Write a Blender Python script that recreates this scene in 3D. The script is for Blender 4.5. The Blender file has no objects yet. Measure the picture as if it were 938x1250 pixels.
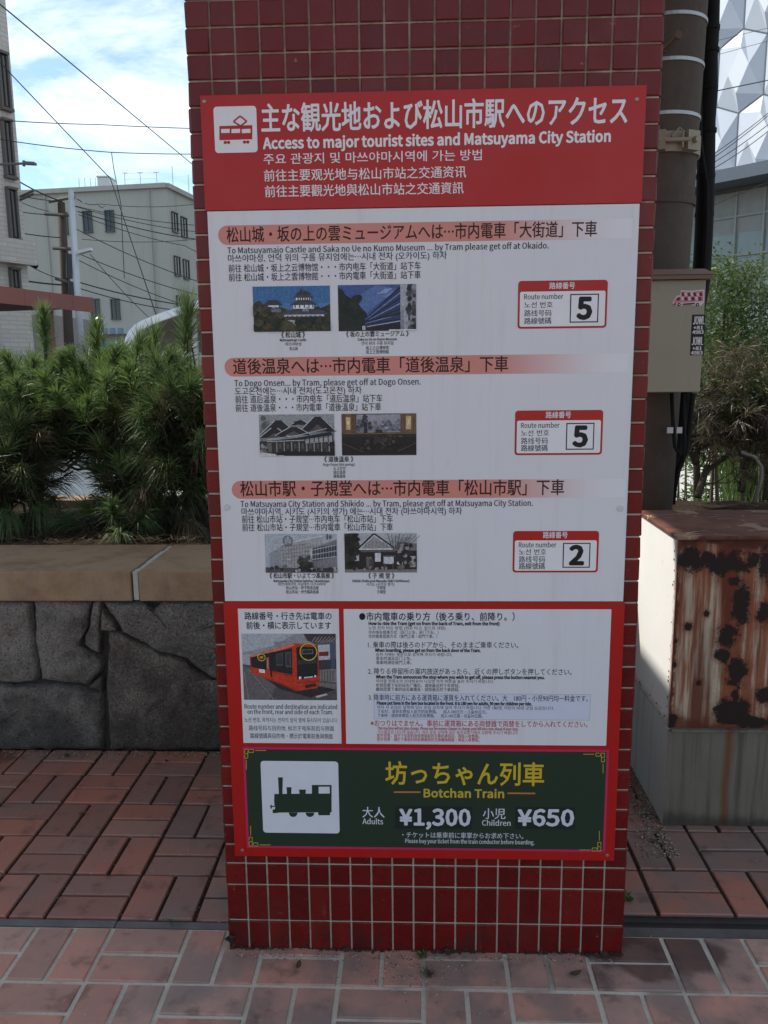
import bpy, bmesh, math, random, os
import numpy as np
from mathutils import Vector, Matrix, noise as mnoise
random.seed(7)
R = random.random
U = random.uniform
SC = bpy.context.scene
COL = SC.collection

# ------------------------------------------------------------------ camera
FPX, CX, CY = 1010.0, 469.0, 625.0
CAM = Vector((-0.01166, -1.81256, 1.42858))
RT = Vector((0.99921, 0.03829, -0.01046)); DN = Vector((-0.00358, -0.17550, -0.98447)); FW = Vector((-0.03953, 0.98373, -0.17523))
RT.normalize(); FW.normalize(); DN = FW.cross(RT).normalized()
cd = bpy.data.cameras.new('camera'); cam = bpy.data.objects.new('camera', cd); COL.objects.link(cam)
m3 = Matrix((RT, -DN, -FW)).transposed()
cam.matrix_world = Matrix.Translation(CAM) @ m3.to_4x4()
cd.sensor_fit = 'VERTICAL'; cd.sensor_height = 36; cd.lens = 36 * FPX / 1250
cd.clip_start = 0.05; cd.clip_end = 3000
SC.camera = cam

# ------------------------------------------------------------------ world, sun, exposure
SUN_TO = Vector((-0.70, 0.35, 0.90)).normalized()           # direction towards the sun
elev = math.asin(SUN_TO.z); azim = math.atan2(SUN_TO.x, SUN_TO.y)
W = bpy.data.worlds.new('World'); SC.world = W; W.use_nodes = True
nt = W.node_tree; nt.nodes.clear()
def wn(t, **k):
    n = nt.nodes.new(t)
    for a, b in k.items(): setattr(n, a, b)
    return n
out = wn('ShaderNodeOutputWorld'); bg = wn('ShaderNodeBackground'); bg.inputs[1].default_value = 0.135
sky = wn('ShaderNodeTexSky'); sky.sky_type = 'NISHITA'; sky.sun_disc = False
sky.sun_elevation = elev; sky.sun_rotation = azim; sky.air_density = 1.0; sky.dust_density = 0.6; sky.ozone_density = 2.0
tc = wn('ShaderNodeTexCoord'); mp = wn('ShaderNodeMapping'); mp.inputs['Scale'].default_value = (3.2, 3.2, 7.5); mp.inputs['Location'].default_value = (1.3, 0.4, 0.2)
n1 = wn('ShaderNodeTexNoise'); n1.inputs['Scale'].default_value = 1.5; n1.inputs['Detail'].default_value = 9; n1.inputs['Roughness'].default_value = 0.62; n1.inputs['Distortion'].default_value = 0.35
cr = wn('ShaderNodeValToRGB'); cr.color_ramp.elements[0].position = 0.46; cr.color_ramp.elements[1].position = 0.66
cr.color_ramp.elements[0].color = (0.12, 0.12, 0.12, 1); cr.color_ramp.elements[1].color = (1, 1, 1, 1)
mx = wn('ShaderNodeMix', data_type='RGBA'); mx.inputs['B'].default_value = (9.0, 9.6, 9.9, 1)
L = nt.links.new
L(tc.outputs['Generated'], mp.inputs['Vector']); L(mp.outputs[0], n1.inputs['Vector']); L(n1.outputs['Fac'], cr.inputs[0])
L(cr.outputs[0], mx.inputs['Factor']); tint = wn('ShaderNodeMix', data_type='RGBA', blend_type='MULTIPLY'); tint.inputs['Factor'].default_value = 1; tint.inputs['B'].default_value = (1.0, 1.20, 1.22, 1)
L(sky.outputs[0], tint.inputs['A']); L(tint.outputs['Result'], mx.inputs['A']); L(mx.outputs['Result'], bg.inputs[0]); L(bg.outputs[0], out.inputs[0])
sd = bpy.data.lights.new('sun', 'SUN'); sd.energy = 5.0; sd.angle = math.radians(0.5); sd.color = (1, 0.95, 0.87)
sun = bpy.data.objects.new('sun', sd); COL.objects.link(sun)
sun.rotation_euler = (-SUN_TO).to_track_quat('-Z', 'Y').to_euler()
SC.view_settings.view_transform = 'Standard'; SC.view_settings.look = 'None'
SC.view_settings.exposure = 0.08; SC.view_settings.gamma = 1.0; SC.view_settings.use_curve_mapping = False

# ------------------------------------------------------------------ helpers: pixels, tags, meshes, materials
def ray(px, py):
    return RT * ((px - CX) / FPX) + DN * ((py - CY) / FPX) + FW
def at(px, py, Y):                                       # point of that pixel's ray at depth Y
    d = ray(px, py); return CAM + d * ((Y - CAM.y) / d.y)
def lin(c):
    return tuple((v / 255 / 12.92) if v / 255 < 0.04045 else ((v / 255 + 0.055) / 1.055) ** 2.4 for v in c)

def tag(o, label=None, cat=None, group=None, kind=None):
    if label: o['label'] = label
    if cat: o['category'] = cat
    if group: o['group'] = group
    if kind: o['kind'] = kind
    return o
def empty(name, loc, label=None, cat=None, group=None):
    o = bpy.data.objects.new(name, None); COL.objects.link(o); o.location = loc; o.empty_display_size = 0.1
    return tag(o, label, cat, group)
def link(name, me, mats, parent=None, smooth=False):
    o = bpy.data.objects.new(name, me); COL.objects.link(o)
    for m in (mats if isinstance(mats, (list, tuple)) else [mats]): me.materials.append(m)
    if smooth:
        me.polygons.foreach_set('use_smooth', [True] * len(me.polygons))
    if parent is not None:
        o.parent = parent; o.location = -Vector(parent.location)   # geometry is written in world coordinates
    return o
class MB:                                                # collects verts and faces of ONE mesh
    def __init__(s): s.v = []; s.f = []; s.m = []
    def add(s, vs, fs, m=0):
        b = len(s.v); s.v += [tuple(v) for v in vs]; s.f += [tuple(b + i for i in f) for f in fs]; s.m += [m] * len(fs); return s
    def box(s, a, b, m=0, bev=0.0):
        x0, y0, z0 = a; x1, y1, z1 = b
        if bev <= 0:
            return s.add([(x0,y0,z0),(x1,y0,z0),(x1,y1,z0),(x0,y1,z0),(x0,y0,z1),(x1,y0,z1),(x1,y1,z1),(x0,y1,z1)],
                [(0,3,2,1),(4,5,6,7),(0,1,5,4),(1,2,6,5),(2,3,7,6),(3,0,4,7)], m)
        bm = bmesh.new(); bmesh.ops.create_cube(bm, size=1)
        for v in bm.verts: v.co = Vector(((x0+x1)/2 + v.co.x*(x1-x0), (y0+y1)/2 + v.co.y*(y1-y0), (z0+z1)/2 + v.co.z*(z1-z0)))
        bmesh.ops.bevel(bm, geom=bm.edges[:], offset=bev, segments=2, affect='EDGES', profile=0.5)
        bm.verts.index_update(); s.add([v.co[:] for v in bm.verts], [[v.index for v in f.verts] for f in bm.faces], m); bm.free(); return s
    def obox(s, c, ax, ay, az, m=0):                     # box from centre and half-axis vectors
        c = Vector(c); ax = Vector(ax); ay = Vector(ay); az = Vector(az)
        vs = [c + ax*i + ay*j + az*k for k in (-1,1) for j in (-1,1) for i in (-1,1)]
        return s.add(vs, [(0,2,3,1),(4,5,7,6),(0,1,5,4),(1,3,7,5),(3,2,6,7),(2,0,4,6)], m)
    def tube(s, pts, r, n=6, m=0, cap=True):
        pts = [Vector(p) for p in pts]; k = len(pts)
        rs = r if isinstance(r, (list, tuple)) else [r] * k
        vs = []; prev = None
        for i, p in enumerate(pts):
            t = (pts[min(i+1,k-1)] - pts[max(i-1,0)]).normalized()
            if prev is None:
                a = t.cross(Vector((0,0,1)))
                if a.length < 0.1: a = t.cross(Vector((1,0,0)))
            else: a = prev - t * prev.dot(t)
            a.normalize(); prev = a; b = t.cross(a)
            for j in range(n):
                th = 2*math.pi*j/n; vs.append(p + (a*math.cos(th) + b*math.sin(th)) * rs[i])
        fs = [(i*n+j, i*n+(j+1)%n, (i+1)*n+(j+1)%n, (i+1)*n+j) for i in range(k-1) for j in range(n)]
        if cap: fs += [tuple(range(n-1,-1,-1)), tuple((k-1)*n+j for j in range(n))]
        return s.add(vs, fs, m)
    def prism(s, poly, d, m=0):                          # polygon (3d points) pushed along d
        n = len(poly); d = Vector(d); vs = [Vector(p) for p in poly] + [Vector(p) + d for p in poly]
        return s.add(vs, [tuple(range(n)), tuple(range(2*n-1, n-1, -1))] + [(i, n+i, n+(i+1)%n, (i+1)%n) for i in range(n)], m)
    def poly(s, pts, m=0): return s.add(pts, [tuple(range(len(pts)))], m)
    def build(s, name, mats, parent=None, smooth=False, recalc=True):
        me = bpy.data.meshes.new(name); me.from_pydata(s.v, [], s.f)
        if any(s.m): me.polygons.foreach_set('material_index', s.m)
        if recalc and len(s.f) < 60000:
            bm = bmesh.new(); bm.from_mesh(me); bmesh.ops.recalc_face_normals(bm, faces=bm.faces[:]); bm.to_mesh(me); bm.free()
        me.update()
        return link(name, me, mats, parent, smooth)

class NM:                                                # small node-material builder
    def __init__(s, name, rough=0.6, spec=0.4, metal=0.0):
        s.mat = bpy.data.materials.new(name); s.mat.use_nodes = True; s.t = s.mat.node_tree; s.b = s.t.nodes['Principled BSDF']
        s.b.inputs['Roughness'].default_value = rough; s.b.inputs['Specular IOR Level'].default_value = spec; s.b.inputs['Metallic'].default_value = metal
        s.tcn = s.n('ShaderNodeTexCoord')
    def n(s, t, **k):
        n = s.t.nodes.new(t)
        for a, b in k.items(): setattr(n, a, b)
        return n
    def set(s, sock, v):
        if isinstance(v, bpy.types.NodeSocket): s.t.links.new(v, sock)
        elif isinstance(v, (tuple, list)) and len(v) == 3 and sock.type == 'RGBA': sock.default_value = (*v, 1)
        else: sock.default_value = v
    @property
    def P(s): return s.tcn.outputs['Object']
    def map(s, scale=(1,1,1), loc=(0,0,0)):
        n = s.n('ShaderNodeMapping'); n.inputs['Scale'].default_value = scale; n.inputs['Location'].default_value = loc; s.set(n.inputs['Vector'], s.P); return n.outputs[0]
    def noise(s, scale, detail=4, rough=0.55, vec=None, dist=0.0):
        n = s.n('ShaderNodeTexNoise'); s.set(n.inputs['Vector'], vec or s.P); n.inputs['Scale'].default_value = scale; n.inputs['Detail'].default_value = detail
        n.inputs['Roughness'].default_value = rough; n.inputs['Distortion'].default_value = dist; return n.outputs['Fac']
    def math(s, op, a, b=0.0, c=None, clamp=False):
        n = s.n('ShaderNodeMath', operation=op, use_clamp=clamp); s.set(n.inputs[0], a); s.set(n.inputs[1], b)
        if c is not None: s.set(n.inputs[2], c)
        return n.outputs[0]
    def ramp(s, f, stops):
        n = s.n('ShaderNodeValToRGB'); e = n.color_ramp.elements
        while len(e) < len(stops): e.new(0.5)
        for q, (p, c) in zip(e, stops): q.position = p; q.color = (*c, 1) if isinstance(c, (tuple, list)) else (c, c, c, 1)
        s.set(n.inputs[0], f); return n.outputs[0]
    def step(s, f, a, b): 
        n = s.n('ShaderNodeMapRange', clamp=True, interpolation_type='SMOOTHSTEP'); s.set(n.inputs[0], f); n.inputs[1].default_value = a; n.inputs[2].default_value = b; return n.outputs[0]
    def mix(s, f, a, b, mode='MIX'):
        n = s.n('ShaderNodeMix', data_type='RGBA', blend_type=mode); s.set(n.inputs['Factor'], f); s.set(n.inputs['A'], a); s.set(n.inputs['B'], b); return n.outputs['Result']
    def island(s): return s.n('ShaderNodeNewGeometry').outputs['Random Per Island']
    def xyz(s, vec=None):
        n = s.n('ShaderNodeSeparateXYZ'); s.set(n.inputs[0], vec or s.P); return n.outputs
    def col(s, c): s.set(s.b.inputs['Base Color'], c); return s
    def rough(s, r): s.set(s.b.inputs['Roughness'], r); return s
    def bump(s, h, strength=0.3, dist=0.01):
        n = s.n('ShaderNodeBump'); n.inputs['Strength'].default_value = strength; n.inputs['Distance'].default_value = dist; s.set(n.inputs['Height'], h); s.set(s.b.inputs['Normal'], n.outputs[0]); return s
def simple(name, c, rough=0.6, spec=0.4, metal=0.0, var=0.15, scale=8.0, bump=0.0):
    m = NM(name, rough, spec, metal)
    f = m.noise(scale, 6, 0.6)
    m.col(m.mix(f, tuple(v * (1 - var) for v in c), tuple(min(1, v * (1 + var)) for v in c)))
    if bump: m.bump(m.noise(scale * 8, 4), bump, 0.005)
    return m.mat
_flat = {}
def flat(c, rough=0.5):                                  # printed ink or painted colour given in sRGB 0..255
    k = (c, rough)
    if k not in _flat:
        m = NM('ink_%d_%d_%d' % c, rough, 0.3); l = lin(c); f = m.noise(30, 3)
        m.col(m.mix(f, tuple(v * 0.94 for v in l), tuple(min(1, v * 1.04) for v in l))); _flat[k] = m.mat
    return _flat[k]

# ------------------------------------------------------------------ materials
def brick_mat(name, cols, joint=False):
    m = NM(name, 0.62, 0.35)
    isl = m.island()
    base = m.ramp(isl, [(i / (len(cols) - 1), lin(c)) for i, c in enumerate(cols)])
    big = m.noise(3.2, 5, 0.6); med0 = m.noise(5.5, 5, 0.6, m.map((1,1,1),(4,4,0))); fine = m.noise(60, 5, 0.65); med = m.noise(14, 5, 0.6)
    X0 = m.xyz()
    pg = m.math('MULTIPLY', m.step(m.math('ADD', X0[0], m.math('MULTIPLY', big, 0.5)), -0.60, -0.25), 0.75)
    c = m.mix(m.math('MAXIMUM', m.math('MULTIPLY', m.step(big, 0.46, 0.72), 0.5), m.math('MULTIPLY', pg, m.step(med0, 0.35, 0.6))), base, lin((126, 116, 112)))   # greyed patches
    c = m.mix(m.math('MULTIPLY', m.step(med, 0.52, 0.75), 0.45), c, lin((58, 46, 44)))
    c = m.mix(m.math('MULTIPLY', m.step(fine, 0.58, 0.8), 0.35), c, lin((140, 128, 120)))
    v = m.n('ShaderNodeTexVoronoi'); v.inputs['Scale'].default_value = 26; m.set(v.inputs['Vector'], m.P)
    c = m.mix(m.math('MULTIPLY', m.math('LESS_THAN', v.outputs['Distance'], 0.055), 0.5), c, lin((200, 190, 178)))
    stain = m.math('MULTIPLY', m.step(m.noise(2.1, 6, 0.6, m.map((1,1,1),(5,2,0))), 0.60, 0.66), 0.55)
    c = m.mix(stain, c, lin((44, 38, 38)))
    wx = m.math('DIVIDE', m.math('SUBTRACT', X0[0], 0.56), 0.17); wy = m.math('DIVIDE', m.math('SUBTRACT', X0[1], 0.03), 0.10)
    wet = m.step(m.math('ADD', m.math('SQRT', m.math('ADD', m.math('MULTIPLY', wx, wx), m.math('MULTIPLY', wy, wy))), m.math('MULTIPLY', m.math('SUBTRACT', m.noise(9, 5), 0.5), 1.6)), 1.15, 0.75)
    c = m.mix(m.math('MULTIPLY', wet, 0.7), c, lin((58, 34, 32)))                # damp patch at the pillar's foot
    m.col(c).rough(m.ramp(med, [(0.3, 0.42), (0.7, 0.72)]))
    m.bump(m.math('ADD', fine, m.math('MULTIPLY', med, 1.2)), 0.22, 0.004)
    return m.mat
M_brick = brick_mat('paver_brick', [(164, 110, 94), (180, 118, 100), (148, 106, 94), (172, 126, 110), (136, 102, 94)])
M_brick2 = brick_mat('paver_brick_front', [(192, 140, 126), (202, 146, 128), (178, 136, 124), (194, 154, 140)])
m = NM('joint_sand', 0.9, 0.1); m.col(m.mix(m.noise(90, 5), lin((34, 28, 25)), lin((84, 74, 64)))).bump(m.noise(220, 3), 0.6, 0.004); M_jdark = m.mat
m = NM('joint_mortar', 0.85, 0.15)
c = m.mix(m.noise(140, 5, 0.7), lin((176, 168, 156)), lin((228, 220, 206))); c = m.mix(m.math('MULTIPLY', m.step(m.noise(5, 4), 0.5, 0.7), .6), c, lin((120, 108, 98))); m.col(c).bump(m.noise(220, 3), 0.5, 0.003); M_jlight = m.mat

m = NM('red_tile', 0.3, 0.3)
isl = m.island(); base = m.ramp(isl, [(0, lin((100, 17, 16))), (0.4, lin((110, 20, 18))), (0.7, lin((88, 15, 16))), (1, lin((120, 25, 22)))])
d = m.noise(7, 6, 0.65); base = m.mix(m.math('MULTIPLY', m.step(d, 0.55, 0.8), 0.5), base, lin((92, 44, 42)))
z = m.xyz()[2]; up = m.math('MULTIPLY', m.step(m.math('ADD', z, m.math('MULTIPLY', m.noise(4, 4), 0.3)), 1.95, 2.35), 0.45)
base = m.mix(up, base, lin((96, 34, 34)))                                       # duller red towards the top, backlit flare put into the colour
lo = m.math('MULTIPLY', m.step(m.math('ADD', m.noise(16, 6, 0.7), m.math('MULTIPLY', z, -1.6)), 0.36, 0.60), 0.65)
base = m.mix(lo, base, lin((60, 30, 30)))
efl = m.math('MULTIPLY', m.step(m.noise(5, 7, .7, m.map((2.2, 1, .7), (4, 1, 2))), .60, .74), .30); base = m.mix(efl, base, lin((150, 108, 100)))   # lime bloom
chip = m.math('MULTIPLY', m.step(m.noise(55, 4, .6), .71, .735), .8); base = m.mix(chip, base, lin((160, 110, 96)))
m.col(base).rough(m.ramp(m.noise(20, 4), [(0.3, 0.16), (0.8, 0.5)])).bump(m.noise(25, 3), 0.08, 0.003); M_tile = m.mat
m = NM('tile_grout', 0.9, 0.1)
z = m.xyz()[2]
c = m.mix(m.noise(30, 6, 0.7), lin((148, 134, 122)), lin((204, 190, 174)))
c = m.mix(m.math('MULTIPLY', m.step(m.math('ADD', z, m.math('MULTIPLY', m.noise(9, 5, 0.7), 1.6)), 2.5, 3.0), .7), c, lin((112, 80, 70)))
c = m.mix(m.math('MULTIPLY', m.step(m.noise(6, 5, .7, m.map((1,1,1),(2,5,1))), .52, .68), .5), c, lin((104, 82, 74)))
m.col(c).bump(m.noise(150, 3), 0.4, 0.002); M_grout = m.mat

M_conc = simple('concrete', (0.32, 0.31, 0.29), 0.85, 0.2, var=0.2, scale=3, bump=0.3)
M_shade_roof = simple('shade_roof_paint', (0.34, 0.35, 0.39), 0.8, 0.2, var=0.06, scale=2)
m = NM('granite_block', 0.85, 0.25)
isl = m.island(); base = m.ramp(isl, [(0, lin((112, 106, 102))), (0.35, lin((150, 142, 134))), (0.7, lin((126, 112, 102))), (1, lin((140, 128, 120)))])
sp = m.noise(110, 6, 0.75); c = m.mix(m.math('MULTIPLY', m.step(sp, 0.45, 0.68), 0.7), base, lin((186, 178, 168)))
c = m.mix(m.math('MULTIPLY', m.step(m.noise(130, 5, 0.7, m.map((1,1,1),(3,1,2))), 0.5, 0.66), 0.75), c, lin((46, 44, 44)))
z = m.xyz()[2]; low_dark = m.step(m.math('ADD', m.noise(5, 5, 0.65), m.math('MULTIPLY', z, -0.75)), 0.12, 0.46)
c = m.mix(m.math('MULTIPLY', low_dark, 0.7), c, lin((48, 44, 44)))                  # darker towards the bottom
c = m.mix(m.math('MULTIPLY', m.step(m.noise(4, 5, 0.6, m.map((1,1,1),(9,3,1))), 0.5, 0.72), 0.5), c, lin((96, 74, 66)))
m.col(c).bump(m.math('ADD', m.noise(22, 8, 0.7), m.math('MULTIPLY', sp, 0.3)), 1.0, 0.03); M_granite = m.mat
m = NM('coping_stone', 0.75, 0.25)
c = m.mix(m.noise(70, 6, 0.75), lin((146, 120, 96)), lin((174, 146, 118))); c = m.mix(m.step(m.noise(5, 6, 0.65), 0.45, 0.75), c, lin((128, 100, 78)))
c = m.mix(m.math('MULTIPLY', m.step(m.noise(9, 5, 0.7, m.map((1, 1, 0.3))), 0.5, 0.72), 0.4), c, lin((92, 84, 78)))
m.col(c).bump(m.noise(120, 5, 0.7), 0.4, 0.004); M_coping = m.mat
M_mortar = simple('white_mortar', (0.5, 0.49, 0.46), 0.9, 0.1, var=0.35, scale=40, bump=0.4)
m = NM('soil', 0.95, 0.1); c = m.mix(m.noise(35, 8, 0.75), lin((44, 35, 28)), lin((86, 70, 56))); c = m.mix(m.step(m.noise(110, 4, 0.7), 0.6, 0.72), c, lin((150, 134, 112))); m.col(c).bump(m.noise(60, 8, 0.75), 1.0, 0.03); M_soil = m.mat
M_bark = simple('pine_bark', (0.075, 0.055, 0.042), 0.9, 0.15, var=0.5, scale=18, bump=0.8)
M_twig = simple('dry_twig', (0.085, 0.062, 0.046), 0.9, 0.15, var=0.45, scale=10, bump=0.3)
def leafmat(name, cols, trans=0.35, rough=0.45):
    m = NM(name, rough, 0.4); isl = m.island()
    cl = m.noise(9, 4, .6); c = m.ramp(m.math('ADD', m.math('MULTIPLY', isl, .55), m.math('MULTIPLY', m.step(cl, .36, .64), .45)), [(i / (len(cols) - 1), k) for i, k in enumerate(cols)]); m.col(c)
    tr = m.n('ShaderNodeBsdfTranslucent'); m.set(tr.inputs[0], m.mix(0.5, c, (0.09, 0.13, 0.02)))
    ms = m.n('ShaderNodeMixShader'); ms.inputs[0].default_value = trans
    o = next(n for n in m.t.nodes if n.type == 'OUTPUT_MATERIAL')
    m.t.links.new(m.b.outputs[0], ms.inputs[1]); m.t.links.new(tr.outputs[0], ms.inputs[2]); m.t.links.new(ms.outputs[0], o.inputs[0]); return m.mat
M_needle = leafmat('pine_needle', [(0.06, 0.12, 0.04), (0.11, 0.19, 0.065), (0.17, 0.26, 0.09), (0.28, 0.34, 0.15)], 0.5)
M_needle2 = leafmat('pine_needle_pale', [(0.07, 0.13, 0.05), (0.12, 0.20, 0.075), (0.16, 0.24, 0.10), (0.26, 0.32, 0.16)], 0.5)
M_needle3 = leafmat('pine_needle_dark', [(0.055, 0.11, 0.045), (0.10, 0.17, 0.07), (0.16, 0.22, 0.09), (0.28, 0.30, 0.15)], 0.4)
M_dry = leafmat('dry_needle', [(0.10, 0.07, 0.042), (0.15, 0.11, 0.062), (0.07, 0.052, 0.034), (0.22, 0.17, 0.11)], 0.2)
M_leaf = leafmat('small_leaf', [(0.025, 0.055, 0.015), (0.05, 0.1, 0.025), (0.09, 0.14, 0.03), (0.14, 0.18, 0.05)], 0.35)
M_leaf2 = leafmat('bright_leaf', [(0.05, 0.1, 0.025), (0.08, 0.15, 0.04), (0.12, 0.19, 0.06)], 0.35)
M_metal = simple('galvanised_steel', (0.42, 0.42, 0.43), 0.45, 0.5, 0.6, var=0.2, scale=12)
M_black = simple('black_rubber', (0.012, 0.011, 0.011), 0.75, 0.15, var=0.3, scale=10)
M_wire = simple('wire_sheath', (0.035, 0.037, 0.042), 0.6, 0.3, var=0.2)
M_glass = simple('dark_window_glass', (0.045, 0.055, 0.065), 0.08, 0.6, var=0.3, scale=0.8)
M_frame = simple('window_frame', (0.12, 0.11, 0.10), 0.5, 0.4)
m = NM('pole_concrete', 0.85, 0.2); c = m.mix(m.noise(24, 7, 0.7), lin((72, 64, 59)), lin((98, 87, 80))); c = m.mix(m.math('MULTIPLY', m.step(m.noise(6, 6, 0.65, m.map((2.5, 2.5, 0.5))), 0.5, 0.75), 0.6), c, lin((70, 62, 56))); m.col(c).bump(m.noise(90, 5, 0.7), 0.4, 0.004); M_pole = m.mat
m = NM('beige_enamel', 0.5, 0.4); c = m.mix(m.noise(4, 5, 0.6), lin((146, 137, 121)), lin((160, 150, 134))); c = m.mix(m.math('MULTIPLY', m.step(m.noise(10, 5, 0.65, m.map((3, 3, 0.6))), 0.56, 0.78), 0.4), c, lin((118, 108, 94))); m.col(c); M_enamel = m.mat
M_lid = simple('brown_enamel', lin((122, 96, 82)), 0.5, 0.4, var=0.15, scale=9)

# ------------------------------------------------------------------ ground and paving (structure)
b = MB(); b.poly([(-900, -300, -0.02), (900, -300, -0.02), (900, 1800, -0.02), (-900, 1800, -0.02)])
m = NM('asphalt', 0.9, 0.2); m.col(m.mix(m.noise(0.3, 8, 0.7), (0.055, 0.055, 0.056), (0.10, 0.098, 0.095))).bump(m.noise(70, 4), 0.3, 0.01)
tag(b.build('ground', m.mat), kind='structure')
b = MB(); b.poly([(-14, 1.3, -0.012), (9, 1.3, -0.012), (9, 12.5, -0.012), (-14, 12.5, -0.012)])
M_plaza = simple('pale_concrete', (0.46, 0.44, 0.41), 0.85, 0.2, var=0.12, scale=2, bump=0.2)
tag(b.build('plaza', M_plaza), kind='structure')
def paver(mb, x0, x1, y0, y1, j, z=0.0):
    x0 += j + U(-.0008, .0008); x1 -= j + U(-.0008, .0008); y0 += j + U(-.0008, .0008); y1 -= j + U(-.0008, .0008)
    bv = 0.0024; zt = z + U(-.0012, .0012); tx = U(-.0008, .0008); ty = U(-.0008, .0008)
    o = [(x0,y0),(x1,y0),(x1,y1),(x0,y1)]; i = [(x0+bv,y0+bv),(x1-bv,y0+bv),(x1-bv,y1-bv),(x0+bv,y1-bv)]
    t = (tx, -tx, -tx, tx); w = (ty, ty, -ty, -ty)
    vs = [(x, y, -0.02) for x, y in o] + [(x, y, zt - 0.003 + t[k] + w[k]) for k, (x, y) in enumerate(o)] + [(x, y, zt + t[k] + w[k]) for k, (x, y) in enumerate(i)]
    fs = [(8,9,10,11)] + [(k, (k+1)%4, 4+(k+1)%4, 4+k) for k in range(4)] + [(4+k, 4+(k+1)%4, 8+(k+1)%4, 8+k) for k in range(4)]
    mb.add(vs, fs)
def weave(mb, xs, ys, px, py, par, j):                   # basket weave of 200 x 100 pavers on a grid
    x0, x1 = xs; y0, y1 = ys; q = 0.195 if False else py
    i0 = math.floor((x0) / px) - 1; n = int((x1 - x0) / px) + 3
    for a in range(n):
        cx0 = (i0 + a) * px + par[1]
        r = 0; cy = y0
        while cy < y1 - 1e-6:
            L_ = (i0 + a + r + par[0]) % 2 == 0
            parts = [(cx0, cx0 + px/2, cy, cy + py), (cx0 + px/2, cx0 + px, cy, cy + py)] if L_ else [(cx0, cx0 + px, cy, cy + py/2), (cx0, cx0 + px, cy + py/2, cy + py)]
            for (u0, u1, v0, v1) in parts:
                u0 = max(u0, x0); u1 = min(u1, x1); v1 = min(v1, y1)
                if u1 - u0 > 0.025 and v1 - v0 > 0.025: paver(mb, u0, u1, v0, v1, j)
            cy += py; r += 1
b = MB(); weave(b, (-3.2, 3.0), (0.083 - 0.193 * 12, 0.083), 0.2, 0.193, (0, 0.0), 0.0055)
tag(b.build('pavement_front', M_brick2, recalc=False), kind='structure')
b = MB(); b.poly([(-3.2, -2.3, -0.0045), (3.0, -2.3, -0.0045), (3.0, 0.083, -0.0045), (-3.2, 0.083, -0.0045)])
tag(b.build('pavement_mortar', M_jlight), kind='structure')
b = MB(); weave(b, (-3.2, -0.2), (0.114, 0.114 + 0.193 * 5), 0.2, 0.193, (0, 0.0), 0.005)
weave(b, (-0.2, 3.0), (0.165, 0.165 + 0.2 * 5), 0.2, 0.2, (0, 0.02), 0.005)
tag(b.build('pavement_rear', M_brick, recalc=False), kind='structure')
b = MB(); b.poly([(-3.2, 0.114, -0.008), (3.0, 0.114, -0.008), (3.0, 1.3, -0.008), (-3.2, 1.3, -0.008)])
tag(b.build('pavement_bedding', M_jdark), kind='structure')
b = MB()
x = -3.2
while x < 0.4:
    b.box((x, 0.086, -0.02), (x + 0.598, 0.1115, -0.002 + U(-.001, .001)), bev=0.002); x += 0.6
tag(b.build('drain_kerb', simple('dirty_kerb', (0.17, 0.16, 0.155), 0.85, 0.2, var=0.45, scale=14, bump=0.4)), kind='structure')
b = MB(); b.box((0.48, 0.120, -0.02), (3.0, 0.135, -0.007)); b.box((0.48, 0.139, -0.02), (3.0, 0.152, 0.000), bev=0.002)
M_drain = simple('drain_dark', (0.035, 0.033, 0.032), 0.7, 0.3, var=0.4, scale=20)
tag(b.build('drain_channel', M_drain), kind='structure')
b = MB(); b.box((0.50, 0.083, -0.02), (3.0, 0.118, -0.003)); tag(b.build('drain_edge', simple('drain_edge_concrete', (0.12, 0.11, 0.105), 0.85, 0.2, var=0.45, scale=14, bump=0.4)), kind='structure')
b = MB(); b.poly([(-60, -60, -0.014), (60, -60, -0.014), (60, -2.3, -0.014), (-60, -2.3, -0.014)]); tag(b.build('forecourt', simple('bounce_paving', (0.36, 0.25, 0.20), 0.9, 0.1, scale=1)), kind='structure')  # unseen ground, its brick colour chosen to bounce warm sunlight

# grit lying in the joints and along the wall (nobody could count it)
def pebble(mb, x, y, z, r):
    h = [Vector((1,0,0)), Vector((-1,0,0)), Vector((0,1,0)), Vector((0,-1,0)), Vector((0,0,1)), Vector((0,0,-1))]
    vs = [(x + v.x*r*U(.7,1.3), y + v.y*r*U(.7,1.3), z + v.z*r*U(.4,.8)) for v in h]
    mb.add(vs, [(0,2,4),(2,1,4),(1,3,4),(3,0,4),(2,0,5),(1,2,5),(3,1,5),(0,3,5)])
b = MB()
for i in range(900): pebble(b, U(-2, -0.45), 1.07 - abs(random.gauss(0, 0.035)), 0.002, U(.0012, .0035))
for i in range(260): pebble(b, -1.9 + 0.1 * random.randint(0, 15) + U(-.006, .006), U(.12, 1.05), 0.001, U(.001, .0028))
for i in range(160): pebble(b, U(-2, -0.5), 0.114 + 0.193/2 * random.randint(0, 10) + U(-.006, .006), 0.001, U(.001, .0026))
for i in range(140): pebble(b, U(-1.9, 1.2), U(-.5, 1.0), 0.001, U(.0008, .0025))
for i in range(1300): pebble(b, 0.755 - abs(random.gauss(0, 0.05)), U(.42, 1.03), 0.002, U(.0012, .004))
for i in range(380): pebble(b, U(-0.46, 0.46), -0.004 - abs(random.gauss(0, 0.012)), 0.001, U(.0008, .003))
for i in range(240): pebble(b, random.gauss(-0.02, .07), -0.03 - abs(random.gauss(0, 0.05)), 0.001, U(.0008, .0028))
m = NM('grit', 0.9, 0.2); m.col(m.ramp(m.island(), [(0, lin((70, 58, 48))), (0.5, lin((130, 116, 100))), (1, lin((196, 186, 170)))]))
tag(b.build('gravel', m.mat, recalc=False), kind='stuff')

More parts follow.
